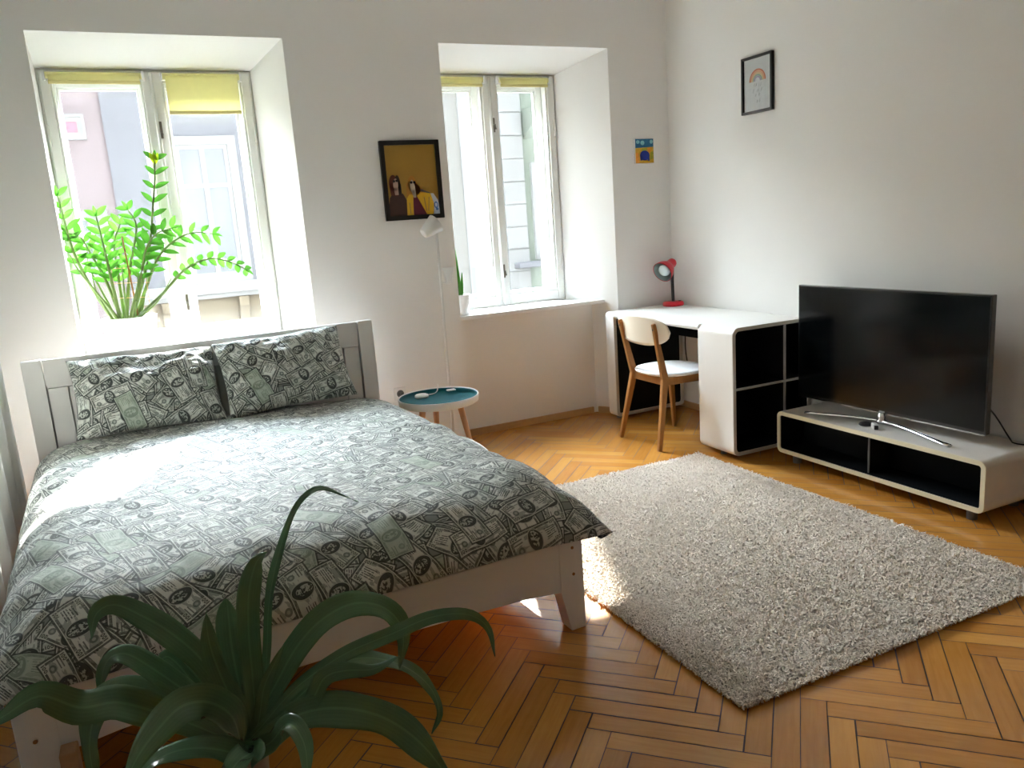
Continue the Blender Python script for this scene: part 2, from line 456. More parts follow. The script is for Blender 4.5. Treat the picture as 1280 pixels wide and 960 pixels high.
W = dict(w1=dict(fl=-3.743, fr=-2.531, il=-3.750, ir=-2.664, mu=-3.198), w2=dict(fl=-1.633, fr=-.464, il=-1.67, ir=-.672, mu=-1.165))
bm = B()
ZT, ZI, YI, YO = 2.443, 2.341, .35, .60
prism(bm, [(WL-.2, 0), (-3.743, 0), (-3.750, YI), (-3.750, YO), (WL-.2, YO)], 'z', 0, ZT)
prism(bm, [(-2.531, 0), (-1.633, 0), (-1.67, YI), (-1.67, YO), (-2.664, YO), (-2.664, YI)], 'z', 0, ZT)
prism(bm, [(-.464, 0), (.2, 0), (.2, YO), (-.672, YO), (-.672, YI)], 'z', 0, ZT)
prism(bm, [(0, ZT), (0, ZC), (YO, ZC), (YO, ZI), (YI, ZI)], 'x', WL-.2, .2)
for k in W.values():
    prism(bm, [(k['fl']-.02, .176), (k['fr']+.0, .176), (k['ir']+.05, YO), (k['il']-.05, YO)], 'z', 0, .79)
struct('wall_back', bm, M['wall'])
struct('wall_right', bx(0, .2, YR-.2, 0, 0, ZC), M['wall'])
struct('wall_left', bx(WL-.2, WL, YR-.2, 0, 0, ZC), M['wall'])
struct('wall_front', bx(WL, 0, YR-.2, YR, 0, ZC), M['wall'])
struct('ceiling', bx(WL-.2, .2, YR-.2, YO, ZC, ZC+.15), M['ceiling'])

# baseboards (wood)
bm = B(); box(bm, -1.64, -.60, .160, .176, 0, .045); struct('baseboard_niche', bm, M['base_wood'], bevel=.003)
# splayed jamb piece
jd = Vector((-.672+.464, .35, 0)).normalized(); jn = Vector((-jd.y, jd.x, 0))
a = Vector((-.464, 0, .0225)); b = a + jd*(.160/jd.y)
bm = B(); bar(bm, a+jn*.008, b+jn*.008, .045, .016, ref=(0, 0, 1)); struct('baseboard_niche_side', bm, M['base_wood'], bevel=.003)
bm = B(); box(bm, -.464, 0, -.016, 0, 0, .045); box(bm, -2.53, -1.633, -.016, 0, 0, .045); box(bm, WL, -3.743, -.016, 0, 0, .045)
struct('baseboard_back', bm, M['base_wood'], bevel=.003)
struct('baseboard_right', bx(-.016, 0, YR, -.016, 0, .045), M['base_wood'], bevel=.003)
struct('baseboard_left', bx(WL, WL+.016, YR, -.016, 0, .045), M['base_wood'], bevel=.003)

# sills
def jx(k, y): return k['fr'] + (k['ir']-k['fr'])*y/YI
for i, (nm, k) in enumerate(W.items()):
    bm = B(); y0 = .085
    prism(bm, [(k['fl']+.003 if i == 0 else k['fl']-.008, y0), (jx(k, y0)-.004, y0), (jx(k, .36), .36), (k['il'], .36)], 'z', .787, .815)
    struct('trim_%d' % (i+1), bm, M['white_lac'], bevel=.004)

# windows: frame > sash > pane, handle
def casement(x0, x1, z0, z1, y0, y1, st, rt, rb):
    bm = B()
    box(bm, x0, x0+st, y0, y1, z0, z1); box(bm, x1-st, x1, y0, y1, z0, z1)
    box(bm, x0+st, x1-st, y0, y1, z1-rt, z1); box(bm, x0+st, x1-st, y0, y1, z0, z0+rb)
    # inner bead
    q = .012
    box(bm, x0+st, x0+st+q, y0+.012, y1, z0+rb, z1-rt); box(bm, x1-st-q, x1-st, y0+.012, y1, z0+rb, z1-rt)
    box(bm, x0+st+q, x1-st-q, y0+.012, y1, z1-rt-q, z1-rt); box(bm, x0+st+q, x1-st-q, y0+.012, y1, z0+rb, z0+rb+q)
    return bm
for i, (nm, k) in enumerate(W.items()):
    il, ir, mu = k['il'], k['ir'], k['mu']; z0, z1 = .815, ZI
    f = B()
    box(f, il, il+.03, .37, .56, z0, z1); box(f, ir-.03, ir, .37, .56, z0, z1); box(f, il+.03, ir-.03, .37, .56, z1-.025, z1); box(f, il+.03, ir-.03, .37, .56, z0, z0+.03)
    box(f, mu-.018, mu+.018, .40, .56, z0+.03, z1-.025)
    fr = struct('window_%d' % (i+1), f, M['win_paint'], bevel=.003)
    for (a, b) in ((il+.012, mu-.002), (mu+.002, ir-.012)):
        s = obj('sash', casement(a, b, z0+.012, z1-.012, .352, .392, .048, .045, .065), M['win_paint'], fr, bevel=.004)
        obj('pane', bx(a+.050, b-.050, .372, .376, z0+.078, z1-.058), M['glass'], s)
        so = obj('outer_sash', casement(a+.02, b-.02, z0+.03, z1-.03, .50, .54, .045, .045, .05), M['win_paint'], fr, bevel=.003)
        obj('pane', bx(a+.067, b-.067, .520, .524, z0+.082, z1-.077), M['glass'], so)
    # meeting strip with a round profile and two catches
    tube(f2 := B(), [(mu, .349, z0+.02), (mu, .349, z1-.02)], .016, 12, flat=.6)
    obj('meeting_strip', f2, M['win_paint'], fr, smooth=True)
    for hz in (2.02, 1.06):
        h = B(); box(h, mu+.004, mu+.020, .338, .352, hz-.045, hz+.045); tube(h, [(mu+.012, .338, hz), (mu+.012, .322, hz), (mu+.016, .318, hz-.03)], .006, 8)
        obj('catch_handle', h, M['brass'], fr, bevel=.002, label='small dark metal catch')
    for hz in (2.0, 1.08):
        for hx in (il+.016, ir-.016):
            h = B(); tube(h, [(hx, .350, hz-.055), (hx, .350, hz+.055)], .006, 8); obj('hinge', h, M['win_paint'], fr, smooth=True)

# roller blinds
def blind(x0, x1, zb, lab, chain=False):
    t = empty('roller_blind', ((x0+x1)/2, .335, 2.315), lab, 'blind', None)
    world('blind_tube', tube(B(), [(x0, .335, 2.302), (x1, .335, 2.302)], .017, 16), M['blind'], t, smooth=True)
    world('blind_cloth', bx(x0+.012, x1-.012, .3175, .3190, zb+.012, 2.302), M['blind'], t)
    world('bottom_bar', bx(x0+.010, x1-.010, .312, .324, zb-.006, zb+.012), M['blind_bar'], t, bevel=.003, label='darker yellow bottom bar')
    for xx in (x0-.007, x1+.007):
        world('bracket', bx(xx-.006, xx+.006, .315, .350, 2.275, 2.325), M['white_plastic'], t, bevel=.003, label='white end bracket')
    if chain:
        p = [(x0-.004, .328, 2.29), (x0-.006, .322, 1.9), (x0+.0, .315, 1.62), (x0+.03, .30, 1.50), (x0+.05, .29, 1.47)]
        world('pull_cord', tube(B(), catmull(p), .0028, 6), M['white_plastic'], t, smooth=True, label='thin white pull cord')
blind(-3.705, -3.245, 2.262, 'yellow roller blind rolled up over the left pane of the window behind the bed')
blind(-3.140, -2.735, 2.105, 'yellow roller blind pulled partly down over right pane behind the bed', True)
blind(-1.625, -1.215, 2.262, 'yellow roller blind rolled up over left pane of the window nearer the desk')
blind(-1.105, -.735, 2.262, 'yellow roller blind rolled up over right pane of the window nearer the desk')

# ---------------------------------------------------------------- outside
def far_window(par, x0, x1, z0, z1, y, glass='far_glass', mull=True, sw=.10):
    s = world('window_surround', ring(B(), rrect(x0-sw, x1+sw, z0-sw, z1+sw, .01, 1), rrect(x0, x1, z0, z1, .008, 1), 'y', y-.06, y-.0005), M['facade_white'], par)
    cx = (x0+x1)/2; f = ring(B(), rrect(x0-.002, x1+.002, z0-.002, z1+.002, .004, 1), rrect(x0+.05, x1-.05, z0+.05, z1-.05, .004, 1), 'y', y-.030, y-.001)
    if mull: box(f, cx-.03, cx+.03, y-.035, y-.002, z0+.03, z1-.03); box(f, x0+.03, x1-.03, y-.028, y-.003, z0+(z1-z0)*.68, z0+(z1-z0)*.68+.05)
    world('window_frame', f, M['facade_white'], s)
    world('window_pane', bx(x0+.02, x1-.02, y-.014, y-.004, z0+.02, z1-.02), M[glass], s)
t = empty('townhouse', (-3.8, 6, -4), 'pale pink and grey house front across the street, seen through the window behind the bed', 'building')
Y = 6.0
bm = B(); box(bm, -9, -3.52, Y, Y+6, -4, 4.0); world('facade', bm, M['facade_pink'], t)
bm = B(); box(bm, -3.52, -1.9, Y-.05, Y+6, .86, 4.0); world('upper_facade', bm, M['facade_grey'], t)
bm = B(); box(bm, -3.52, -1.9, Y-.05, Y+6, -4, .78); world('lower_facade', bm, M['facade_beige'], t, label='beige stucco below the ledge')
bm = B(); box(bm, -1.9, 0, Y+.0, Y+6, -4, 4.0); world('side_facade', bm, M['facade_cream'], t)
bm = B(); box(bm, 0, .9, Y+.0, Y+6, -4, 5.95); world('corner_facade', bm, M['facade_cream'], t)
bm = B(); box(bm, -3.52, -1.9, Y-.30, Y-.04, .78, .90); box(bm, -3.5, -1.92, Y-.22, Y-.05, .72, .78); world('ledge', bm, M['facade_white'], t, bevel=.01)
for cx in (-2.26, -3.15):
    bm = B(); prism(bm, [(Y-.26, .72), (Y-.05, .72), (Y-.05, .25), (Y-.09, .25), (Y-.12, .42), (Y-.24, .60)], 'x', cx-.06, cx+.06); world('console_bracket', bm, M['facade_beige'], t, bevel=.01)
far_window(t, -2.80, -2.20, .98, 2.56, Y-.05)
far_window(t, -3.95, -3.74, 2.68, 2.90, Y, 'red_shutter', False, .03)
far_window(t, -3.96, -3.68, 1.1, 1.8, Y, sw=.05)
far_window(t, -1.0, -.3, .9, 2.5, Y)
t = empty('green_house', (2.0, 6, -4), 'pale green house with white corner blocks, seen through the window nearer the desk', 'building')
bm = B(); box(bm, .9, 1.84, Y-.02, Y+6, -4, 5.95); box(bm, 1.27, 1.84, Y-.02, Y+.22, 5.95, 7.8); world('quoined_corner', bm, M['facade_white'], t)  # thin unseen wall above the roof is added to block the sun
bm = B()
for q in range(14): box(bm, 1.52, 1.86, Y-.045, Y-.019, -.6+q*.32, -.6+q*.32+.308)
world('corner_blocks', bm, M['facade_white'], t, bevel=.008)
bm = B(); box(bm, 1.84, 9, Y+.02, Y+6, .80, 5.95); box(bm, 1.84, 9, Y+.02, Y+.22, 5.95, 7.8); world('facade', bm, M['facade_green'], t)  # thin unseen top strip carries on the added sun-blocking wall
bm = B(); box(bm, 1.84, 9, Y+.02, Y+6, -4, .72); world('lower_facade', bm, M['facade_green'], t)
bm = B(); box(bm, 1.6, 9, Y-.22, Y+.1, .72, .80); world('ledge', bm, M['facade_grey'], t, bevel=.01)
bm = B(); prism(bm, [(Y-.3, 2.72), (Y+.02, 2.55), (Y+.02, 2.95), (Y-.4, 2.95), (Y-.4, 2.85)], 'x', 1.9, 9); world('cornice', bm, M['facade_green'], t, bevel=.01)
far_window(t, 2.08, 2.60, .92, 2.12, Y+.02)
struct('street', bx(-14, 12, .7, 14, -4.1, -4.0), M['asphalt'])

# ================================================================== CURTAIN
def curtain():
    t = empty('curtain', (-4.13, -2.0, 0), 'long white curtain hanging in folds along the left wall beside the bed', 'curtain')
    bm = B(); ny, nz = 180, 12; g = []
    for i in range(ny+1):
        y = -.42 - 2.70*i/ny; row = []
        for j in range(nz+1):
            z = .03 + 2.72*j/nz
            a = .030*(.6+.4*(1-j/nz))
            x = -4.062 + a*.85*math.sin(i*.42 + .35*math.sin(z*1.3)) + .008*math.sin(i*1.3+2*z)
            row.append(bm.verts.new((x, y, z)))
        g.append(row)
    for i in range(ny):
        for j in range(nz): bm.faces.new((g[i][j], g[i+1][j], g[i+1][j+1], g[i][j+1]))
    o = world('curtain_cloth', bm, M['drape'], t, smooth=True)
    so = o.modifiers.new('th', 'SOLIDIFY'); so.thickness = .002
    world('curtain_rail', tube(B(), [(-4.062, -.36, 2.77), (-4.062, -3.15, 2.77)], .012, 12), M['white_plastic'], t, smooth=True)
curtain()
# ================================================================== BED
BA = math.radians(2.76); BK = Vector((-2.205, -2.421, 0))   # foot right corner
bed = empty('bed', BK, 'white wooden double bed with panelled headboard, under the two windows', 'bed', rz=BA)
Lb, Wb = 2.092, 1.662
# local coordinates: x from -Wb..0, y from 0 (foot) .. Lb (head)
bm = B()
# footboard: a long rail with a shallow arched underside
pts = [(-Wb+.09, .325), (-.09, .325), (-.09, .150)]
for k in range(13):
    s = k/12; pts.append((-.10-(Wb-.2)*s, .150+.030*math.sin(PI*s)**.6))
pts.append((-Wb+.09, .150))
prism(bm, pts, 'y', .0, .035)
obj('footboard', bm, M['bed_paint'], bed, bevel=.003)
for sgn, x0 in ((1, 0.), (-1, -Wb)):
    def q(a): return x0 - sgn*a
    bm = B(); prism(bm, [(q(0), .328), (q(.092), .328), (q(.092), .15), (q(.058), 0), (q(0), 0)], 'y', -.002, .062)
    lg = obj('leg', bm, M['bed_paint'], bed, bevel=.003)
    for zz in (.30, .205):
        bm = B(); tube(bm, [(q(.040), -.0035, zz), (q(.040), .004, zz)], .0055, 12)
        obj('screw_cap', bm, M['oak'], lg, label='small brown screw cap')
for x0 in (-.035, -Wb+.008): obj('side_rail', bx(x0, x0+.027, .06, Lb-.04, .16, .32), M['bed_paint'], bed, bevel=.003)
# headboard
HZ = .913
bm = B(); box(bm, -Wb+.085, -.085, Lb-.045, Lb-.010, .78, HZ); obj('top_rail', bm, M['bed_paint'], bed, bevel=.003)
for x0 in (-Wb, -.082): obj('head_post', bx(x0, x0+.082, Lb-.055, Lb, 0, HZ+.002), M['bed_paint'], bed, bevel=.003)
bm = B(); n = 5; gx0, gx1 = -Wb+.085, -.085; pw = .085
for q0, q1 in ((gx0+.003, gx0+pw), (gx1-pw, gx1-.003)): obj('stile', bx(q0, q1, Lb-.045, Lb-.015, .2, .778), M['bed_paint'], bed, bevel=.002)
bm.free()
bm = B(); a, b = gx0+pw+.004, gx1-pw-.004
for k in range(4):
    w_ = (b-a)/4; box(bm, a+k*w_+.0015, a+(k+1)*w_-.0015, Lb-.036, Lb-.018, .2, .777)
obj('head_panel', bm, M['bed_paint'], bed, bevel=.002)
obj('back_board', bx(-Wb+.070, -.070, Lb-.0145, Lb-.008, .2, .80), M['bed_paint'], bed)
obj('slat_base', bx(-Wb+.04, -.04, .05, Lb-.07, .20, .23), M['beech'], bed)
# mattress
mt = obj('mattress', bx(-Wb+.05, -.05, .05, Lb-.075, .235, .43), M['curtain'], None, bevel=.04, seg=4)
mt.matrix_world = bed.matrix_basis if False else Matrix.Translation(BK) @ Matrix.Rotation(BA, 4, 'Z')
setp(mt, 'white mattress lying on the bed, hidden under the banknote duvet', 'mattress')

def fbm(x, y, z=0., o=4):
    return noise.fractal(Vector((x, y, z)), 1.0, 2.0, o)
def smooth01(t): t = max(0., min(1., t)); return t*t*(3-2*t)
def duvet():
    nx, ny = 190, 220
    s0, s1 = -Wb-.035, .045; t0, t1 = -.035, Lb-.072
    bm = B(); uvl = bm.loops.layers.uv.new('UVMap'); g = []; UV = {}
    for i in range(nx+1):
        row = []
        for j in range(ny+1):
            a, b = i/nx, j/ny
            # parametrise so that edges get extra cloth rolling down
            def roll(p, L, r):       # p in 0..L of cloth
                return p
            s = s0+(s1-s0)*a; t = t0+(t1-t0)*b
            dl, dr, df, dh = s-s0, s1-s, t-t0, t1-t
            def edge(d, r): return 1. if d > r else math.sqrt(max(0., 1-(1-d/r)**2))
            e = edge(dl, .20)*edge(dr, .20)*edge(df, .30)*edge(dh, .12)
            base = .345; lowl = .0
            top = .535 + .012*math.sin(s*3.1+1)*math.sin(t*2.3)
            z = base + (top-base)*e
            w = min(1., e*1.2)
            z += w*(.018*fbm(s*1.6, t*1.9, 3.) + .012*(abs(fbm(s*3.1+5, t*2.2, 7.))) + .005*fbm(s*9, t*8, 1.))
            # ripples running in from the edges
            z += .012*math.exp(-min(dl, dr, df)/.16)*math.sin((s if df < min(dl, dr) else t)*26+4*fbm(s*2, t*2, 9.))*w
            # gather toward the two foot corners
            cxr = max(0., 1-math.hypot(s1-s, t-t0)/.35); cxl = max(0., 1-math.hypot(s-s0, t-t0)/.35)
            x = s + .055*cxr**1.5 - .02*cxl**1.5; y = t - .018*cxr**2 - .02*cxl**2
            x += .010*fbm(s*5, t*5, 11.)*(1-w) ; y += .012*fbm(s*6, t*4, 15.)*(1-w)
            z -= .012*cxr**2
            # left side hangs lower over the mattress edge
            z = max(z, .338)
            v = bm.verts.new((x, y, z)); row.append(v)
            # cloth distance incl. the roll
            UV[v] = (s + (.10 if False else 0)*0 + math.copysign(1, s+Wb/2)*max(0, .2-min(dl, dr))*.45*(1-e), t - max(0, .3-df)*.35*(1-e))
        g.append(row)
    for i in range(nx):
        for j in range(ny):
            f = bm.faces.new((g[i][j], g[i+1][j], g[i+1][j+1], g[i][j+1]))
            for l in f.loops: l[uvl].uv = UV[l.vert]
    # underside rim: folds back under the edge
    def rim(line, inward):
        prev = None
        for v in line:
            c = bm.verts.new(v.co + Vector(inward)*.05 + Vector((0, 0, -.012)))
            if prev:
                f = bm.faces.new((prev[0], prev[1], c, v))
                for l in f.loops: l[uvl].uv = UV.get(l.vert, (l.vert.co.x*.9, l.vert.co.y*.9))
            prev = (v, c)
    rim([g[i][0] for i in range(nx+1)], (0, 1, 0)); rim([g[nx][j] for j in range(ny+1)], (-1, 0, 0))
    rim([g[0][j] for j in range(ny+1)][::-1], (1, 0, 0)); rim([g[i][ny] for i in range(nx+1)][::-1], (0, -1, 0))
    me = bpy.data.meshes.new('duvet'); bmesh.ops.recalc_face_normals(bm, faces=bm.faces[:]); bm.to_mesh(me); bm.free()
    o = obj('duvet', me, M['notes'], smooth=True)
    o.location = BK; o.rotation_euler = (0, 0, BA)
    setp(o, 'duvet printed with scattered dollar banknotes, spread over the whole bed', 'duvet')
duvet()

def pillow(w, h, th, loc, rx, ry, rz, lab, seed):
    nx, ny = 72, 56; bm = B(); uvl = bm.loops.layers.uv.new('UVMap'); UV = {}; sides = []
    for sg in (1, -1):
        g = []
        for i in range(nx+1):
            row = []
            for j in range(ny+1):
                a, b = 2*i/nx-1, 2*j/ny-1
                k = (max(0, 1-abs(a)**2.6)*max(0, 1-abs(b)**2.6))**.50
                pinch = 1-.07*(1-abs(a)**2)*abs(b)**2*0
                x = a*w/2*(1-.065*(1-abs(b)**1.6)*abs(a)**3*-1*-1); y = b*h/2*(1-.085*(1-abs(a)**1.6)*abs(b)**3)
                x = a*w/2*(1-.06*(1-b*b)*abs(a)**3)
                z = sg*th/2*k*(1+.12*fbm(a*1.5, b*1.5, seed)) + .016*fbm(a*2.5, b*2.5, seed+5)*k
                z += sg*.010*(1-k)*math.sin(a*17+seed)*math.sin(b*13)*(k > 0) + .020*abs(fbm(a*3.3, b*3.3, seed+sg))*k*sg
                if (i in (0, nx) or j in (0, ny)) and sg == -1: row.append(sides[0][i][j]); continue
                v = bm.verts.new((x, y, z+ .010*fbm(a*2, b*2, seed+9))); UV[v] = (a*w/2+seed*1.3+sg*.7, b*h/2+seed); row.append(v)
            g.append(row)
        sides.append(g)
        for i in range(nx):
            for j in range(ny):
                q = (g[i][j], g[i+1][j], g[i+1][j+1], g[i][j+1])
                f = bm.faces.new(q if sg == 1 else q[::-1])
                for l in f.loops: l[uvl].uv = UV[l.vert]
    o = obj('pillow', bm, M['notes'], smooth=True)
    o.location = loc; o.rotation_euler = (rx, ry, rz)
    setp(o, lab, 'pillow', None)
pillow(.65, .40, .17, (-3.458, -.550, .722), math.radians(58), math.radians(1.2), BA, 'banknote print pillow on the left, propped against the headboard below the potted plant', 2.)
pillow(.64, .41, .16, (-2.815, -.548, .730), math.radians(59), math.radians(-2.0), BA, 'banknote print pillow on the right, its corner rising highest by the side table end', 4.3)

# ================================================================== RUG
def rug():
    A = Vector((-.672, -1.108, 0)); ra = math.radians(.27); e1 = Vector((math.cos(ra), math.sin(ra), 0)); e2 = Vector((-e1.y, e1.x, 0))
    w, l = 1.424, 1.962; O = A - e1*w - e2*l
    t = empty('shag_rug', O, 'pale grey beige shaggy rug on the parquet between bed and television', 'rug', rz=ra)
    bm = B(); prism(bm, [(.02, .02), (w-.02, .02), (w-.02, l-.02), (.02, l-.02)], 'z', .001, .010); obj('backing', bm, M['rug_back'], t)
    rng = np.random.default_rng(3); N = 150000
    x = rng.uniform(.004, w-.004, N); y = rng.uniform(.004, l-.004, N)
    cl = .5+.5*np.sin(x*37+3*np.sin(y*23))*np.sin(y*41+2.5*np.sin(x*29))   # clumps
    th = rng.uniform(0, 2*PI, N) + .8*np.sin(x*61+2*np.sin(y*47))
    ln = rng.uniform(.013, .024, N)*(.8+.4*cl)
    lean = rng.uniform(.35, 1.1, N)
    wd = rng.uniform(.0016, .0030, N)
    dx, dy = np.cos(th), np.sin(th); sx, sy = -dy, dx
    z0 = np.full(N, .006)
    V = np.zeros((N, 5, 3))
    V[:, 0] = np.stack([x-sx*wd, y-sy*wd, z0], 1); V[:, 1] = np.stack([x+sx*wd, y+sy*wd, z0], 1)
    mx = x+dx*ln*.35*lean; my = y+dy*ln*.35*lean; mz = .006+ln*.62
    V[:, 2] = np.stack([mx+sx*wd*1.1, my+sy*wd*1.1, mz], 1); V[:, 3] = np.stack([mx-sx*wd*1.1, my-sy*wd*1.1, mz], 1)
    V[:, 4] = np.stack([x+dx*ln*.95*lean, y+dy*ln*.95*lean, .006+ln*(1.05-.45*lean)], 1)
    me = bpy.data.meshes.new('pile'); b = np.arange(N)*5
    loops = np.stack([b, b+1, b+2, b+3, b+3, b+2, b+4], 1).ravel()
    ls = np.stack([np.arange(N)*7, np.arange(N)*7+4], 1).ravel(); lt = np.tile([4, 3], N)
    me.vertices.add(N*5); me.vertices.foreach_set('co', V.ravel())
    me.loops.add(N*7); me.loops.foreach_set('vertex_index', loops.astype(np.int32))
    me.polygons.add(N*2); me.polygons.foreach_set('loop_start', ls.astype(np.int32))
    me.update(calc_edges=True); me.validate()
    at = me.attributes.new('tone', 'FLOAT', 'FACE'); at.data.foreach_set('value', np.repeat(np.clip(rng.normal(.5, .22, N), 0, 1), 2))
    me.materials.append(M['rug_pile'])
    o = bpy.data.objects.new('pile', me); COL.objects.link(o); o.parent = t; o['kind'] = 'stuff'
def rugm():
    m, nt, b = new_mat('wool_pile'); at = nt.nodes.new('ShaderNodeAttribute'); at.attribute_name = 'tone'
    nt.links.new(mixc(nt, at.outputs['Fac'], (.66, .575, .485), (.93, .85, .755)), b.inputs['Base Color']); b.inputs['Roughness'].default_value = .9
    b.inputs['Specular IOR Level'].default_value = .1
    return m
M['rug_pile'] = rugm(); M['rug_back'] = pm('rug_backing', (.50, .46, .41), .9)
rug()

# ================================================================== DESK
dk, fy, DZ = -.585, -1.303, .741
desk = empty('desk', (dk, -.66, 0), 'white desk with black open compartments and rounded corners along the right wall', 'desk')
fd = -1.010; ry = -.122; rb = -.022
out = rrect(dk, -.018, .020, DZ, .042); inn = rrect(dk+.020, -.038, .040, DZ-.020, .026)
un = world('cabinet_shell', ring(B(), out, inn, 'y', fy+.004, fd), M['laminate'], desk, label='white rounded cabinet at the near end')
world('edge_band', ring(B(), rrect(dk+.001, -.019, .021, DZ-.001, .041), rrect(dk+.0195, -.0375, .0395, DZ-.0195, .0265), 'y', fy, fy+.004), M['desk_rim'], un, label='grey beige edge band')
world('compartment_lining', ring(B(), rrect(dk+.0205, -.0385, .0405, DZ-.0205, .0255), rrect(dk+.024, -.042, .044, DZ-.024, .023), 'y', fy+.006, fd-.0165), M['black'], desk, label='black lining of the compartments')
world('back_panel', bx(dk+.021, -.039, fd-.016, fd-.005, .042, DZ-.022), M['black'], desk)
dv = world('vertical_divider', bx(-.212, -.202, fy+.014, fd-.018, .044, DZ-.024), M['black'], desk)
world('divider_edge', bx(-.2125, -.2015, fy+.004, fy+.0135, .042, DZ-.022), M['grey_div'], dv, label='grey front edge')
sv_ = world('shelf', bx(dk+.025, -.043, fy+.016, fd-.018, .392, .403), M['black'], desk)
world('shelf_edge', bx(dk+.021, -.039, fy+.0045, fy+.0155, .3915, .4035), M['grey_div'], sv_, label='grey front edge')
for xx in (dk+.05, -.09):
    bm = B(); tube(bm, [(xx, -1.16, 0), (xx, -1.16, .021)], .018, 14); world('foot', bm, M['grey_foot'], desk)
# worktop running back to the window wall
bm = B(); prism(bm, rrect(dk, -.018, DZ-.036, DZ, .017, 5), 'y', fd+.001, ry-.0005); world('desktop', bm, M['laminate'], desk)
# far end unit, open toward the sitter

world('end_unit_shell', ring(B(), rrect(dk, -.018, .020, DZ, .030), rrect(dk+.022, -.040, .042, DZ-.040, .016), 'y', ry+.004, rb), M['laminate'], desk)
world('edge_band', ring(B(), rrect(dk+.001, -.019, .021, DZ-.001, .029), rrect(dk+.0215, -.0395, .0415, DZ-.0395, .0165), 'y', ry, ry+.004), M['desk_rim'], desk, label='grey beige edge band')
world('end_unit_panel', bx(dk+.0215, -.0395, ry+.012, rb-.01, .0415, DZ-.0395), M['black'], desk, label='black panel of the far end unit')
world('modesty_panel', bx(-.075, -.060, fd+.002, ry-.002, .53, DZ-.037), M['black'], desk, label='black panel hanging under the desktop')
for xx in (dk+.05, -.09):
    bm = B(); tube(bm, [(xx, -.07, 0), (xx, -.07, .021)], .018, 14); world('foot', bm, M['grey_foot'], desk)
bm = B(); tube(bm, catmull([(-.02, -.16, .62), (-.03, -.17, .40), (-.06, -.28, .25), (-.04, -.40, .27), (-.03, -.5, .33), (-.03, -.7, .30)]), .004, 8)
setp(obj('power_cord', bm, M['blk_plastic'], smooth=True), 'thin black cord sagging beneath the white desk', 'cord')

# ---- red desk lamp
LX, LY = -.100, -.135
lamp = empty('desk_lamp', (LX, LY, DZ), 'small red desk lamp with black gooseneck on far end of the white desk', 'lamp')
world('base', lathe(B(), [(0, 0), (.070, 0), (.073, .006), (.072, .020), (.064, .028), (.02, .031), (0, .031)], (LX, LY, DZ)), M['red'], lamp, smooth=True)
neck = catmull([(LX, LY, DZ+.03), (LX-.002, LY, DZ+.12), (LX-.002, LY, DZ+.20), (LX+.002, LY, DZ+.262)])
world('gooseneck', tube(B(), neck, .0105, 12), M['blk_plastic'], lamp, smooth=True)
# shade axis points down-left and toward the room
ax = Vector((-.90, -.28, -.46)).normalized(); R4 = ax.to_track_quat('Z', 'Y').to_matrix().to_4x4()
c0 = Vector((LX+.008, LY+.0, DZ+.300))
sh = world('shade', lathe(B(), [(0, -.012), (.020, -.008), (.030, .004), (.033, .022), (.033, .050), (.046, .066), (.064, .098), (.071, .128), (.073, .138), (.070, .138), (.062, .100), (.044, .070), (.030, .052), (0, .052)], tuple(c0), 40, R4), M['red'], lamp, smooth=True)
world('shade_lining', lathe(B(), [(.0695, .137), (.0612, .100), (.0432, .0705), (.030, .0525), (0, .0525)], tuple(c0), 40, R4), M['lamp_inner'], sh, smooth=True)
world('bulb', lathe(B(), [(0, .052), (.014, .054), (.016, .066), (.030, .088), (.040, .108), (.042, .118), (.034, .132), (.018, .139), (0, .141)], tuple(c0), 32, R4), M['bulb'], lamp, smooth=True, label='clear reflector bulb')
world('switch', bx(LX+.028, LX+.045, LY-.03, LY-.018, DZ+.027, DZ+.034), M['blk_plastic'], lamp, bevel=.002)

# ================================================================== CHAIR
chair = empty('desk_chair', (-.6, -.71, 0), 'wooden chair with white round seat and curved cream backrest, tucked to desk', 'chair')
zs = .44
ya, yb = -.495, -.905      # far, near legs
def rleg(y, sgn):
    bm = B()
    f = Vector((-.800, y, 0)); m = Vector((-.715, y-sgn*.045, .425)); tp = Vector((-.795, y-sgn*.03, .755))
    bar(bm, f, m, .024, .024, ref=(0, 1, 0), w2=.028, d2=.042)
    bar(bm, m-Vector((0, 0, .015)), tp, .028, .042, ref=(0, 1, 0), w2=.022, d2=.022)
    o = world('rear_leg', bm, M['oak'], chair, bevel=.004)
    for q in (.90, .72):
        c = m.lerp(tp, q); bm = B(); tube(bm, [c+Vector((-.013, 0, -.002)), c+Vector((.004, 0, 0))], .006, 12)
        world('screw', bm, M['blk_plastic'], o)
rleg(ya, 1); rleg(yb, -1)
for y, sg in ((ya+.0, 1), (yb, -1)):
    bm = B(); bar(bm, (-.385, y, 0), (-.430, y-sg*.03, .42), .022, .022, ref=(0, 1, 0), w2=.034, d2=.036); world('front_leg', bm, M['oak'], chair, bevel=.004)
for y, sg in ((ya, 1), (yb, -1)):
    bm = B(); bar(bm, (-.705, y-sg*.045, .400), (-.425, y-sg*.03, .400), .045, .022, ref=(0, 0, 1)); world('side_rail', bm, M['oak'], chair, bevel=.003)
bm = B(); bar(bm, (-.712, ya-.055, .400), (-.712, yb+.055, .400), .045, .022, ref=(0, 0, 1)); world('cross_rail', bm, M['oak'], chair, bevel=.003)
bm = B(); bar(bm, (-.430, ya-.045, .400), (-.430, yb+.045, .400), .045, .022, ref=(0, 0, 1)); world('cross_rail', bm, M['oak'], chair, bevel=.003)
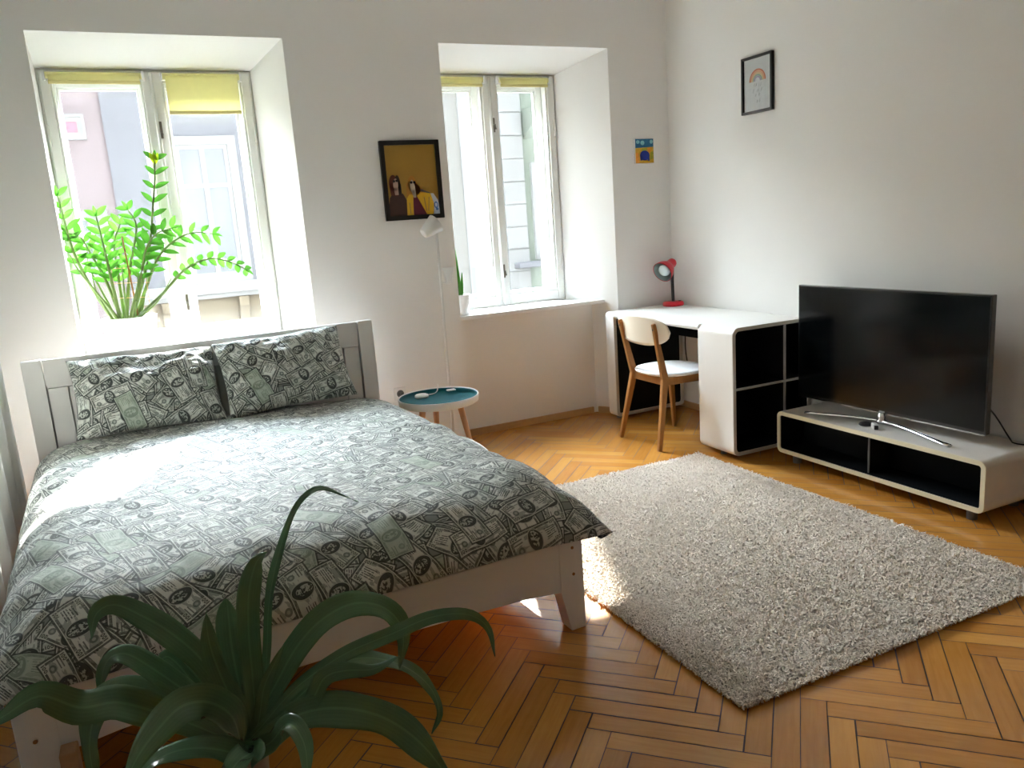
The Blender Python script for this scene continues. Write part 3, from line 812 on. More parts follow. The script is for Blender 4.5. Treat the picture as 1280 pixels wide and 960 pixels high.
# seat: rounded, gently dished plywood
bm = B(); cx, cy = -.553, -.700; rings = []
for zz, rr in ((zs-.012, .96), (zs-.004, .995), (zs+.002, 1.), (zs+.007, .985), (zs+.006, .8), (zs+.001, .5), (zs-.001, .2)):
    rg = []
    for k in range(56):
        a = 2*PI*k/56; ca, sa = math.cos(a), math.sin(a)
        rx_ = .205*abs(ca)**1.0; ex = 2.35
        r = (abs(ca/.205)**ex+abs(sa/.215)**ex)**(-1/ex)*rr
        rg.append(bm.verts.new((cx+r*ca, cy+r*sa, zz)))
    rings.append(rg)
for a, b in zip(rings, rings[1:]):
    for k in range(56): bm.faces.new((a[k], a[(k+1) % 56], b[(k+1) % 56], b[k]))
bm.faces.new(rings[0][::-1]); bm.faces.new(rings[-1])
world('seat', bm, M['seat_white'], chair, smooth=True)
# backrest: bent board, bean outline
bm = B(); nU, nV = 36, 10; th = .010; fr, bk = [], []
for i in range(nU+1):
    u = -1+2*i/nU; r1, r2 = [], []
    half = .088*(1-abs(u)**3.0)**.5 if abs(u) < 1 else 0
    for j in range(nV+1):
        v = -1+2*j/nV
        z = .712 + v*max(half, .002) + (.014*(1-u*u) if v < 0 else 0)*-.4 + .006*u
        y = -.700 + u*.262
        x = -.770 - .045*(1-(u*1.0)**2) - .10*(z-.712)*1.1 + .02
        r1.append(bm.verts.new((x, y, z))); r2.append(bm.verts.new((x+th, y, z)))
    fr.append(r1); bk.append(r2)
for g, fl in ((fr, 0), (bk, 1)):
    for i in range(nU):
        for j in range(nV):
            q = (g[i][j], g[i+1][j], g[i+1][j+1], g[i][j+1]); bm.faces.new(q if fl else q[::-1])
for i in range(nU):
    for j in (0, nV): bm.faces.new((fr[i][j], fr[i+1][j], bk[i+1][j], bk[i][j]))
for i in (0, nU):
    for j in range(nV): bm.faces.new((fr[i][j], fr[i][j+1], bk[i][j+1], bk[i][j]))
world('backrest', bm, M['ply_white'], chair, smooth=True)

# ================================================================== TV STAND + TV
sx0, sx1, sy0, sy1, sz0, sz1 = -.392, -.020, -2.612, -1.428, .050, .281
st = empty('tv_stand', (-.2, -2.02, 0), 'low white stand with cream rim and two black compartments under the television', 'tv stand')
world('shell', ring(B(), rrect(sy0, sy1, sz0, sz1, .032), rrect(sy0+.022, sy1-.022, sz0+.022, sz1-.022, .012), 'x', sx0+.004, sx1), M['stand_body'], st)
world('front_rim', ring(B(), rrect(sy0+.001, sy1-.001, sz0+.001, sz1-.001, .031), rrect(sy0+.0215, sy1-.0215, sz0+.0215, sz1-.0215, .0125), 'x', sx0, sx0+.004), M['stand_rim'], st, label='cream front rim')
world('compartment_back', bx(sx1-.20, sx1-.19, sy0+.023, sy1-.023, sz0+.023, sz1-.023), M['black'], st)
world('compartment_lining', ring(B(), rrect(sy0+.0225, sy1-.0225, sz0+.0225, sz1-.0225, .0115), rrect(sy0+.026, sy1-.026, sz0+.026, sz1-.026, .009), 'x', sx0+.006, sx1-.2005), M['black'], st)
dv = world('divider', bx(sx0+.024, sx1-.205, -2.020, -2.012, sz0+.027, sz1-.027), M['black'], st)
world('divider_edge', bx(sx0+.018, sx0+.0235, -2.0205, -2.0115, sz0+.0225, sz1-.0225), M['grey_foot'], dv, label='dark grey front edge')
for yy in (-2.53, -1.53):
    for xx in (-.345, -.07):
        bm = B(); tube(bm, [(xx, yy, 0), (xx, yy, sz0+.001)], .022, 16); world('foot', bm, M['grey_foot'], st, bevel=.002)

tvx = -.205
tv = empty('television', (tvx, -1.95, sz1), 'large black flat screen television on the low stand', 'television')
ty0, ty1, tz0, tz1 = -2.478, -1.395, .333, .944
bm = B(); box(bm, tvx, tvx+.030, ty0, ty1, tz0, tz1); box(bm, tvx+.030, tvx+.06, ty0+.2, ty1-.2, tz0+.03, tz1-.18)
body = world('cabinet', bm, M['tv_frame'], tv, bevel=.003)
world('screen', bx(tvx-.0015, tvx+.001, ty0+.010, ty1-.010, tz0+.016, tz1-.009), M['screen'], tv)
world('trim_strip', bx(tvx-.002, tvx+.010, ty0+.002, ty1-.002, tz0-.004, tz0+.0015), M['chrome'], tv, label='thin silver strip along the bottom edge')
world('logo_plate', bx(tvx-.003, tvx-.001, -1.962, -1.932, tz0+.004, tz0+.011), M['grey_div'], tv)
cy = -1.952
world('neck', lathe(B(), [(0, 0), (.030, 0), (.030, .012), (.020, .022), (.018, .052), (0, .052)], (tvx-.005, cy, sz1+.004), 24), M['chrome'], tv, smooth=True)
for e in ((-.335, -1.575), (-.318, -2.392)):
    p = catmull([(tvx-.005, cy, sz1+.016), ((tvx-.005)*.62+e[0]*.38+.012, cy*.62+e[1]*.38, sz1+.014), (e[0], e[1], sz1+.007)], 8)
    world('foot', tube(B(), p, [.019]*4+[.016]*(len(p)-4), 12, flat=.45), M['chrome'], tv, smooth=True, label='chrome foot bar')
t = empty('media_gadget', (-.30, -1.97, sz1), 'small black and silver gadget lying before the television foot', 'gadget')
world('pad', lathe(B(), [(0, 0), (.034, 0), (.037, .004), (.033, .010), (.012, .013), (0, .013)], (-.285, -1.925, sz1+.001), 28), M['blk_plastic'], t, smooth=True)
bm = B(); bar(bm, (-.293, -1.972, sz1+.013), (-.325, -2.015, sz1+.013), .028, .024, ref=(0, 0, 1)); c = world('clip', bm, M['white_plastic'], t, bevel=.006, label='white and black clip')
bm = B(); bar(bm, (-.325, -2.015, sz1+.013), (-.329, -2.020, sz1+.013), .020, .018, ref=(0, 0, 1)); world('clip_end', bm, M['blk_plastic'], c, bevel=.002)
bm = B(); tube(bm, catmull([(-.14, -2.35, .50), (-.05, -2.40, .40), (-.03, -2.47, .292), (-.08, -2.53, .287), (-.05, -2.60, .287)]), .0035, 8)
setp(obj('cable', bm, M['blk_plastic'], smooth=True), 'thin black cable behind the television at the wall', 'cable')
bm = B(); tube(bm, catmull([(-.16, -1.46, .50), (-.10, -1.45, .38), (-.06, -1.47, .288), (-.05, -1.60, .287)]), .003, 8)
setp(obj('cable', bm, M['white_plastic'], smooth=True), 'pale cable hanging behind the desk end of the television', 'cable')

# ================================================================== SIDE TABLE + floor lamp
tx, ty, tz = -2.010, -.530, .425
t = empty('side_table', (tx, ty, 0), 'round white tray table with teal top and wooden legs beside the headboard', 'side table')
world('tray', lathe(B(), [(0, tz), (.212, tz), (.222, tz+.006), (.226, tz+.040), (.2235, tz+.044), (.219, tz+.042), (.214, tz+.018), (.205, tz+.013), (0, tz+.013)], (tx, ty, 0), 64), M['white_plastic'], t, smooth=True)
world('tray_inlay', lathe(B(), [(0, tz+.0135), (.208, tz+.0135), (.215, tz+.030), (.2175, tz+.0395), (.2165, tz+.0395), (.213, tz+.030), (.206, tz+.0155), (0, tz+.0155)], (tx, ty, 0), 64), M['teal'], t, smooth=True, label='teal inlay')
for a in (-40, 80, 202):
    ca, sa = math.cos(math.radians(a)), math.sin(math.radians(a))
    world('leg', tube(B(), [(tx+.205*ca, ty+.205*sa, 0), (tx+.12*ca, ty+.12*sa, tz+.001)], [.011, .018], 14), M['beech'], t, smooth=True)
w_ = empty('charging_puck', (tx-.055, ty+.13, tz+.016), 'white round puck with a cord on the teal tray', 'charger')
world('puck', lathe(B(), [(0, 0), (.036, 0), (.040, .006), (.038, .016), (.030, .020), (0, .021)], (tx-.055, ty+.13, tz+.016), 32), M['white_plastic'], w_, smooth=True)
world('cord', tube(B(), catmull([(tx-.02, ty+.14, tz+.024), (tx+.03, ty+.16, tz+.022), (tx+.06, ty+.185, tz+.030), (tx+.08, ty+.225, tz+.05), (tx+.09, ty+.30, .30), (tx+.09, -.13, .02)]), .003, 8), M['white_plastic'], w_, smooth=True)
setp(world('tissue_packet', bx(tx+.095, tx+.145, ty+.10, ty+.13, tz+.033, tz+.041), M['white_plastic'], bevel=.003), 'small white packet at the far rim of the teal tray', 'packet')
pk = bpy.data.objects['tissue_packet']

FX, FY = -1.790, -.115
t = empty('floor_lamp', (FX, FY, 0), 'slim white two headed floor lamp standing between the picture and window niche', 'floor lamp')
world('base', lathe(B(), [(0, 0), (.110, 0), (.112, .004), (.108, .012), (.02, .018), (0, .018)], (FX, FY, 0), 40), M['white_plastic'], t, smooth=True)
world('pole', tube(B(), [(FX, FY, .015), (FX+.002, FY, .8), (FX+.006, FY, 1.44)], .008, 12), M['white_plastic'], t, smooth=True)
def head(c, ax, L, r0, r1, nm):
    R = Vector(ax).normalized().to_track_quat('Z', 'Y').to_matrix().to_4x4()
    o = world('lamp_shade', lathe(B(), [(0, 0), (r0*.9, 0), (r0, .004), (r1, L), (r1-.003, L), (r0-.002, .008), (0, .008)], c, 32, R), M['white_plastic'], t, smooth=True, label=nm)
    return o
head((FX-.085, FY-.02, 1.352), (.95, .1, .62), .105, .030, .058, 'upper cone shade')
world('shade_arm', tube(B(), [(FX-.03, FY-.01, 1.372), (FX+.004, FY, 1.350)], .006, 10), M['white_plastic'], t, smooth=True)
head((FX+.048, FY-.01, 1.045), (.05, 0, 1), .10, .014, .036, 'lower cone shade')
world('shade_arm', tube(B(), [(FX+.048, FY-.01, 1.05), (FX+.003, FY, 1.06)], .005, 10), M['white_plastic'], t, smooth=True)

# socket
t = empty('wall_socket', (-2.073, 0, .40), 'white wall socket low on the wall between bed and side table', 'socket')
world('plate', bx(-2.113, -2.033, -.010, 0, .360, .440), M['white_plastic'], t, bevel=.004)
R = Matrix.Rotation(PI/2, 4, 'X')
world('well', lathe(B(), [(0, .0115), (.019, .0115), (.021, .0125), (.023, .0105), (0, .0105)], (-2.073, 0, .400), 28, R), M['grey_foot'], t, smooth=True)
for dx in (-.0095, .0095): world('contact', bx(-2.073+dx-.003, -2.073+dx+.003, -.014, -.011, .397, .403), M['blk_plastic'], t)

# ================================================================== PICTURES
def poly(bm, pts, T, y, th=.0006):
    lo = [bm.verts.new(T(p[0], p[1], y)) for p in pts]; hi = [bm.verts.new(T(p[0], p[1], y+th)) for p in pts]
    bm.faces.new(hi); n = len(pts)
    bm.faces.new(lo[::-1])
    for i in range(n): bm.faces.new((lo[i], lo[(i+1) % n], hi[(i+1) % n], hi[i]))
def ell(cx, cy, a, b, n=24, t=0):
    ct, st_ = math.cos(t), math.sin(t)
    return [(cx+a*math.cos(2*PI*k/n)*ct-b*math.sin(2*PI*k/n)*st_, cy+a*math.cos(2*PI*k/n)*st_+b*math.sin(2*PI*k/n)*ct) for k in range(n)]
PX0, PX1, PZ0, PZ1 = -2.055, -1.690, 1.440, 1.896
pic = empty('framed_painting', ((PX0+PX1)/2, 0, PZ0), 'black framed mustard painting of two women in sunglasses, between the windows', 'picture')
fw = .026
world('frame', ring(B(), rrect(PX0, PX1, PZ0, PZ1, .002, 1), rrect(PX0+fw, PX1-fw, PZ0+fw, PZ1-fw, .001, 1), 'y', -.024, -.001), M['gold_frame'], pic, bevel=.002)
cv = world('canvas', bx(PX0+fw-.002, PX1-fw+.002, -.012, -.002, PZ0+fw-.002, PZ1-fw+.002), M['mustard'], pic)
ox, oz = PX0+fw, PZ0+fw; cw, ch = PX1-PX0-2*fw, PZ1-PZ0-2*fw
def T(u, v, y): return (ox+max(0, min(1, u))*cw, -.0122-y, oz+max(0, min(1, v))*ch)
cols = dict(brown=(.055, .022, .018), hairred=(.11, .022, .01), hairdk=(.035, .02, .012), skin=(.46, .30, .24), skin2=(.50, .40, .30), yel=(.62, .36, .01), maroon=(.12, .008, .03), blond=(.40, .17, .012), dark=(.01, .01, .012), pale=(.55, .60, .70), blue=(.05, .16, .45), grey=(.10, .09, .08))
PM = {k: pm('paint_'+k, c, .6, var=.12, scale=60) for k, c in cols.items()}
def pa(nm, mat, shapes, y):
    bm = B()
    for s in shapes: poly(bm, s, T, y)
    world(nm, bm, PM[mat], cv)
pa('painted_coat', 'brown', [[(0, 0), (.34, 0), (.36, .22), (.30, .31), (.22, .34), (.10, .33), (.03, .26), (0, .12)]], .000)
pa('painted_hair', 'hairred', [ell(.125, .46, .085, .125), [(.04, .45), (.06, .30), (.20, .28), (.16, .5)]], .0008)
pa('painted_hair', 'hairdk', [ell(.205, .45, .055, .13), [(.20, .55), (.27, .45), (.27, .32), (.20, .30)]], .0012)
pa('painted_face', 'skin', [ell(.165, .44, .048, .095, t=-.1), [(.12, .40), (.21, .40), (.21, .30), (.14, .30)]], .002)
pa('painted_glasses', 'dark', [ell(.138, .495, .024, .018), ell(.192, .50, .024, .018), [(.12, .50), (.21, .508), (.21, .512), (.12, .505)]], .0028)
pa('painted_hair', 'blond', [ell(.49, .44, .085, .125), [(.38, .46), (.36, .26), (.60, .22), (.66, .36), (.56, .5)], [(.55, .45), (.78, .33), (.70, .28), (.55, .30)]], .0005)
pa('painted_jacket', 'yel', [[(.35, 0), (.36, .24), (.42, .30), (.50, .29), (.50, 0)], [(.56, .27), (.64, .32), (.86, .30), (.90, .20), (.88, .05), (.86, 0), (.74, 0), (.62, .20)]], .0014)
pa('painted_shirt', 'maroon', [[(.47, 0), (.49, .26), (.56, .27), (.63, .16), (.74, 0)]], .002)
pa('painted_face', 'skin2', [ell(.495, .405, .048, .10, t=.1), [(.46, .36), (.54, .36), (.55, .25), (.50, .25)]], .0024)
pa('painted_glasses', 'dark', [ell(.475, .468, .026, .019), ell(.535, .468, .024, .019)], .0032)
pa('painted_sleeve', 'pale', [[(.84, .30), (.90, .30), (.98, .20), (1, .08), (1, .0), (.88, 0), (.90, .15)]], .0024)
pa('painted_mark', 'blue', [ell(.935, .13, .04, .05), ell(.95, .07, .025, .02)], .0032)
pa('painted_mark', 'pale', [ell(.935, .13, .022, .03)], .004)
pa('painted_mark', 'grey', [[(.40, .18), (.41, .18), (.42, .02), (.41, .02)], [(.80, .25), (.81, .25), (.78, .05), (.77, .05)], [(.70, .25), (.71, .25), (.74, .05), (.73, .05)], [(.64, .34), (.66, .37), (.84, .31), (.83, .30)]], .0034)

# small canvas by the corner
SX0, SX1, SZ0, SZ1 = -.292, -.137, 1.710, 1.874
t = empty('small_canvas', ((SX0+SX1)/2, 0, SZ0), 'tiny blue and yellow unframed canvas on the wall above the red lamp', 'picture')
cv2 = world('canvas', bx(SX0, SX1, -.018, 0, SZ0, SZ1), M['paper'], t, bevel=.002)
def T2(u, v, y): return (SX0+u*(SX1-SX0), -.0182-y, SZ0+v*(SZ1-SZ0))
PM2 = {k: pm('canvas_'+k, c, .55, var=.35, scale=50) for k, c in dict(sky=(.0, .12, .25), yellow=(.62, .34, .01), orange=(.75, .28, .01), navy=(.0, .02, .28), pale=(.25, .55, .60), olive=(.32, .32, .01)).items()}
def pb(nm, mat, shapes, y):
    bm = B()
    for s in shapes: poly(bm, s, T2, y)
    world(nm, bm, PM2[mat], cv2)
pb('painted_sky', 'sky', [[(.03, .62), (.97, .66), (.97, .98), (.03, .98)]], 0)
pb('painted_field', 'yellow', [[(.03, .02), (.97, .02), (.97, .66), (.03, .62)]], 0)
pb('painted_patch', 'orange', [[(.05, .03), (.22, .03), (.18, .42), (.04, .45)], [(.62, .45), (.80, .40), (.85, .62), (.66, .62)]], .0008)
pb('painted_patch', 'olive', [[(.74, .12), (.95, .2), (.95, .48), (.80, .45)], [(.33, .5), (.64, .5), (.62, .62), (.36, .6)]], .0008)
pb('painted_beast', 'navy', [ell(.50, .32, .25, .20)[0:24], [(.25, .35), (.28, .12), (.36, .12), (.36, .3)], [(.62, .3), (.66, .10), (.74, .10), (.74, .34)]], .0016)
pb('painted_cloud', 'pale', [ell(.40, .82, .10, .09), ell(.16, .86, .09, .07), ell(.86, .86, .08, .08)], .0008)

# rainbow print on the right wall
RY0, RY1, RZ0, RZ1 = -1.003, -.751, 1.911, 2.230
t = empty('rainbow_print', (0, (RY0+RY1)/2, RZ0), 'black framed white print with a small rainbow, high on the right wall', 'picture')
world('frame', ring(B(), rrect(RY0, RY1, RZ0, RZ1, .002, 1), rrect(RY0+.014, RY1-.014, RZ0+.014, RZ1-.014, .001, 1), 'x', -.022, -.001), M['gold_frame'], t, bevel=.002)
pr = world('print', bx(-.009, -.002, RY0+.012, RY1-.012, RZ0+.012, RZ1-.012), M['paper'], t)
def T3(u, v, x): return (-.0092-x, RY1-.014-u*(RY1-RY0-.028), RZ0+.014+v*(RZ1-RZ0-.028))
RC = [(.62, .16, .06), (.75, .34, .16), (.70, .52, .25), (.30, .42, .34), (.42, .34, .50)]
for k, c in enumerate(RC):
    bm = B(); r0 = .30-.044*k; r1 = r0-.036; n = 20; asp = (RY1-RY0-.028)/(RZ1-RZ0-.028)
    pts = [(.50+r0*math.cos(PI*q/n), .56+asp*r0*math.sin(PI*q/n)) for q in range(n+1)] + [(.50+r1*math.cos(PI*q/n), .56+asp*r1*math.sin(PI*q/n)) for q in range(n, -1, -1)]
    for q in range(n):
        poly(bm, [(.50+r*math.cos(PI*w/n), .56+asp*r*math.sin(PI*w/n)) for r, w in ((r0, q), (r0, q+1), (r1, q+1), (r1, q))], T3, .0002)
    world('rainbow_band', bm, pm('print_ink_%s' % 'abcde'[k], c, .6), pr)
bm = B(); random.seed(5)
for v, us in ((.46, (.36, .44, .52, .60)), (.36, (.34, .46, .52, .62)), (.26, (.42, .54)), (.16, (.46, .56))):
    for u in us:
        for q in range(2):
            a, b = u+random.uniform(-.01, .02), v+random.uniform(-.02, .02); poly(bm, [(a, b), (a+.012, b), (a+.03, b+.05), (a+.018, b+.05)], T3, .0002)
world('brush_lettering', bm, pm('print_ink_grey', (.48, .48, .48), .6), pr)
bm = bx(-.0155, -.0140, RY0+.0135, RY1-.0135, RZ0+.0135, RZ1-.0135); world('cover_glass', bm, M['glass'], t)
LEAVES = [
 ([(-3.335,-3.050,0.407),(-3.305,-3.036,0.527),(-3.284,-3.021,0.640),(-3.256,-3.007,0.724),(-3.220,-2.993,0.799),(-3.179,-2.979,0.844),(-3.132,-2.964,0.852),(-3.061,-2.950,0.801)], 0.020),
 ([(-3.346,-3.050,0.411),(-3.337,-3.060,0.514),(-3.332,-3.070,0.623),(-3.321,-3.080,0.710),(-3.301,-3.090,0.771),(-3.279,-3.100,0.791)], 0.042),
 ([(-3.355,-3.050,0.414),(-3.362,-3.037,0.492),(-3.365,-3.025,0.576),(-3.362,-3.012,0.632),(-3.360,-3.000,0.673)], 0.058),
 ([(-3.367,-3.080,0.437),(-3.387,-3.098,0.525),(-3.402,-3.115,0.607),(-3.407,-3.132,0.667),(-3.405,-3.150,0.723)], 0.042),
 ([(-3.372,-3.050,0.430),(-3.417,-3.033,0.558),(-3.469,-3.017,0.636),(-3.520,-3.000,0.684),(-3.562,-2.983,0.710),(-3.597,-2.967,0.692),(-3.616,-2.950,0.635)], 0.050),
 ([(-3.387,-3.000,0.396),(-3.459,-2.975,0.479),(-3.518,-2.950,0.542),(-3.558,-2.925,0.573),(-3.589,-2.900,0.566),(-3.610,-2.875,0.533),(-3.630,-2.850,0.465)], 0.044),
 ([(-3.386,-3.050,0.380),(-3.460,-3.071,0.465),(-3.523,-3.093,0.530),(-3.576,-3.114,0.578),(-3.630,-3.136,0.599),(-3.681,-3.157,0.651),(-3.732,-3.179,0.644),(-3.769,-3.200,0.641)], 0.060),
 ([(-3.391,-3.000,0.360),(-3.471,-2.983,0.453),(-3.552,-2.967,0.514),(-3.604,-2.950,0.511),(-3.636,-2.933,0.465),(-3.658,-2.917,0.389),(-3.663,-2.900,0.286)], 0.052),
 ([(-3.379,-3.100,0.418),(-3.388,-3.142,0.499),(-3.423,-3.183,0.564),(-3.467,-3.225,0.596),(-3.507,-3.267,0.592),(-3.541,-3.308,0.579),(-3.570,-3.350,0.554)], 0.062),
 ([(-3.346,-3.050,0.411),(-3.292,-3.037,0.477),(-3.241,-3.025,0.538),(-3.180,-3.012,0.578),(-3.109,-3.000,0.590),(-3.047,-2.988,0.563),(-3.006,-2.975,0.510),(-2.994,-2.963,0.450),(-3.006,-2.950,0.375)], 0.056),
 ([(-3.339,-3.100,0.430),(-3.261,-3.100,0.492),(-3.158,-3.100,0.534),(-3.053,-3.100,0.549),(-2.962,-3.100,0.561),(-2.880,-3.100,0.543),(-2.835,-3.100,0.497),(-2.823,-3.100,0.424)], 0.030),
 ([(-3.327,-3.000,0.355),(-3.222,-2.979,0.412),(-3.153,-2.957,0.433),(-3.075,-2.936,0.417),(-2.987,-2.914,0.355),(-2.922,-2.893,0.267),(-2.897,-2.871,0.175),(-2.916,-2.850,0.104)], 0.034),
 ([(-3.335,-3.120,0.423),(-3.246,-3.136,0.471),(-3.211,-3.152,0.525),(-3.174,-3.168,0.538),(-3.117,-3.184,0.532),(-3.067,-3.200,0.552)], 0.036),
 ([(-3.337,-3.100,0.384),(-3.280,-3.133,0.450),(-3.206,-3.167,0.466),(-3.128,-3.200,0.443),(-3.068,-3.233,0.394),(-3.027,-3.267,0.331),(-3.004,-3.300,0.259)], 0.066),
 ([(-3.378,-3.150,0.414),(-3.431,-3.188,0.474),(-3.482,-3.225,0.514),(-3.526,-3.262,0.529),(-3.565,-3.300,0.517)], 0.046),
 ([(-3.372,-3.000,0.381),(-3.410,-2.976,0.437),(-3.445,-2.952,0.482),(-3.473,-2.928,0.529),(-3.495,-2.904,0.535),(-3.517,-2.880,0.477)], 0.040),
 ([(-3.341,-3.080,0.428),(-3.320,-3.087,0.505),(-3.290,-3.093,0.560),(-3.270,-3.100,0.593)], 0.024),
 ([(-3.365,-3.200,0.450),(-3.390,-3.267,0.486),(-3.407,-3.333,0.513),(-3.419,-3.400,0.512)], 0.050),
 ([(-3.371,-3.000,0.390),(-3.415,-2.988,0.501),(-3.442,-2.975,0.548),(-3.454,-2.963,0.591),(-3.425,-2.950,0.543)], 0.034),
 ([(-3.374,-3.000,0.372),(-3.436,-2.950,0.412),(-3.495,-2.900,0.427),(-3.540,-2.850,0.381)], 0.050),
 ([(-3.335,-3.200,0.455),(-3.300,-3.250,0.515),(-3.282,-3.300,0.498),(-3.290,-3.350,0.455)], 0.040),
]
STEMS = [
 ('big', [(-3.485,0.170,1.013),(-3.392,0.168,1.236),(-3.332,0.166,1.425),(-3.295,0.164,1.593),(-3.267,0.162,1.726),(-3.250,0.160,1.842)], 0.040),
 ('big', [(-3.583,0.190,1.023),(-3.660,0.183,1.217),(-3.708,0.175,1.390),(-3.725,0.168,1.556),(-3.734,0.160,1.678)], 0.036),
 ('round', [(-3.457,0.170,1.010),(-3.305,0.160,1.140),(-3.178,0.150,1.256),(-3.046,0.140,1.303),(-2.940,0.130,1.276),(-2.869,0.120,1.230)], 0.034),
 ('big', [(-3.466,0.200,1.009),(-3.371,0.200,1.211),(-3.294,0.200,1.344),(-3.192,0.200,1.424),(-3.093,0.200,1.452),(-3.006,0.200,1.437)], 0.034),
 ('big', [(-3.543,0.160,1.021),(-3.554,0.150,1.251),(-3.562,0.140,1.399),(-3.568,0.130,1.504),(-3.573,0.120,1.565)], 0.034),
 ('big', [(-3.513,0.220,1.013),(-3.459,0.220,1.262),(-3.413,0.220,1.410),(-3.389,0.220,1.516),(-3.417,0.220,1.594)], 0.032),
 ('none', [(-3.551,0.150,1.022),(-3.641,0.140,1.187),(-3.698,0.130,1.294),(-3.725,0.120,1.379)], 0.000),
 ('none', [(-3.457,0.150,1.012),(-3.350,0.135,1.089),(-3.259,0.120,1.212)], 0.000),
 ('big', [(-3.536,0.200,1.017),(-3.582,0.195,1.231),(-3.634,0.190,1.384),(-3.666,0.185,1.466),(-3.719,0.180,1.486)], 0.034),
 ('big', [(-3.492,0.140,1.016),(-3.408,0.135,1.238),(-3.358,0.130,1.384),(-3.296,0.125,1.456),(-3.220,0.120,1.481)], 0.032),
 ('big', [(-3.521,0.240,1.012),(-3.518,0.240,1.245),(-3.511,0.240,1.417),(-3.468,0.240,1.521)], 0.030),
 ('none', [(-3.564,0.220,1.018),(-3.616,0.220,1.190),(-3.649,0.220,1.300),(-3.647,0.220,1.406)], 0.000),
 ('none', [(-3.504,0.160,1.016),(-3.499,0.160,1.181),(-3.491,0.160,1.309)], 0.000),
 ('none', [(-3.442,0.200,1.006),(-3.393,0.200,1.169),(-3.364,0.200,1.254)], 0.000),
 ('none', [(-3.481,0.130,1.016),(-3.436,0.130,1.154),(-3.420,0.130,1.261)], 0.000),
 ('none', [(-3.582,0.160,1.025),(-3.630,0.150,1.160),(-3.641,0.140,1.259)], 0.000),
]
# ================================================================== PLANTS
def resample(pts, n):
    P = catmull(pts, 10); d = [0]
    for a, b in zip(P, P[1:]): d.append(d[-1]+(b-a).length)
    out = []; k = 0
    for i in range(n):
        t = d[-1]*i/(n-1)
        while k < len(P)-2 and d[k+1] < t: k += 1
        f = (t-d[k])/max(1e-9, d[k+1]-d[k]); out.append(P[k].lerp(P[k+1], f))
    return out
def strap(pts, w, seed, nrm=Vector((-.22, -.72, .66)).normalized()):
    """strap leaf: ribbon with a channelled, slightly rippled blade"""
    n = 46; P = resample(pts, n); nc = 8; bm = B(); uvl = bm.loops.layers.uv.new('UVMap'); rows = []; UV = {}
    rnd = random.Random(seed); ph = rnd.random()*6; tw0 = rnd.uniform(-.4, .3); tw1 = rnd.uniform(-.9, .9)*(0 if seed == 22 else 1); tw0 *= (0 if seed == 22 else 1)
    L = sum((b-a).length for a, b in zip(P, P[1:]))
    for i, p in enumerate(P):
        s = i/(n-1); t = (P[min(i+1, n-1)]-P[max(i-1, 0)]).normalized()
        ws = w*(.38+.62*smooth01(s/.5))*(1-max(0, (s-.55)/.45)**2.2)**.8
        if seed in (4, 7): ws = w*(.38+.62*smooth01(s/.5))*(1-max(0, (s-.80)/.20)**2.2)**.8
        ws = max(ws, .0012)
        sd = t.cross(nrm); sd = sd.normalized() if sd.length > .05 else Vector((1, 0, 0))
        a = tw0+(tw1-tw0)*s; nn = sd.cross(t).normalized()
        sd2 = sd*math.cos(a)+nn*math.sin(a); n2 = nn*math.cos(a)-sd*math.sin(a)
        row = []
        fold = .20*(1-s)+.06
        for c in range(nc+1):
            q = -1+2*c/nc
            o = sd2*(q*ws/2) + n2*((abs(q)**1.4)*ws*fold*.6 + .13*w*abs(q)**2*math.sin(s*L*34+ph+(q > 0)*1.4))
            v = bm.verts.new(p+o); UV[v] = (c/nc, s*L); row.append(v)
        rows.append(row)
    for a, b in zip(rows, rows[1:]):
        for c in range(nc):
            f = bm.faces.new((a[c], a[c+1], b[c+1], b[c]))
            for l in f.loops: l[uvl].uv = UV[l.vert]
    return bm
PC = Vector((-3.385, -3.09, 0))
pl = empty('dragon_plant', PC, 'large dark green strap leaved potted plant at the foot of the bed', 'plant')
world('pot', lathe(B(), [(0, 0), (.10, 0), (.115, .01), (.135, .225), (.140, .232), (.128, .232), (.124, .205), (0, .205)], (PC.x, PC.y, 0), 48), M['pot'], pl, smooth=True)
world('soil', lathe(B(), [(0, .20), (.124, .2), (.124, .206), (.06, .212), (0, .214)], (PC.x, PC.y, 0), 36), M['soil'], pl, smooth=True)
for dx, dy, hh in ((0, 0, .37), (.035, .03, .34)):
    world('cane', tube(B(), [(PC.x+dx*.5, PC.y+dy, .205), (PC.x+dx, PC.y+dy+.02, .28), (PC.x+dx+.01, PC.y+.04+dy, hh)], [.020, .019, .017], 14), M['drac_cane'], pl, smooth=True)
for i, (pts, w) in enumerate(LEAVES):
    w *= 1.04
    pts = [Vector(p) for p in pts]
    root = Vector((PC.x+.006+random.uniform(-.008, .008), PC.y+.05, .32+random.uniform(-.03, .04)))
    if (pts[0]-root).length > .02: pts = [root]+pts
    o = world('leaf', strap(pts, w, i*3+1), M['drac_leaf'], pl, smooth=True)
    so = o.modifiers.new('th', 'SOLIDIFY'); so.thickness = .0007

# wooden block behind the leaves
wb = world('wooden_block', None or bx(-3.775, -3.735, -2.555, -2.500, 0, .178), M['terracotta'], bevel=.004)
setp(wb, 'rough tan wooden block standing on the floor at the left bed leg', 'block')

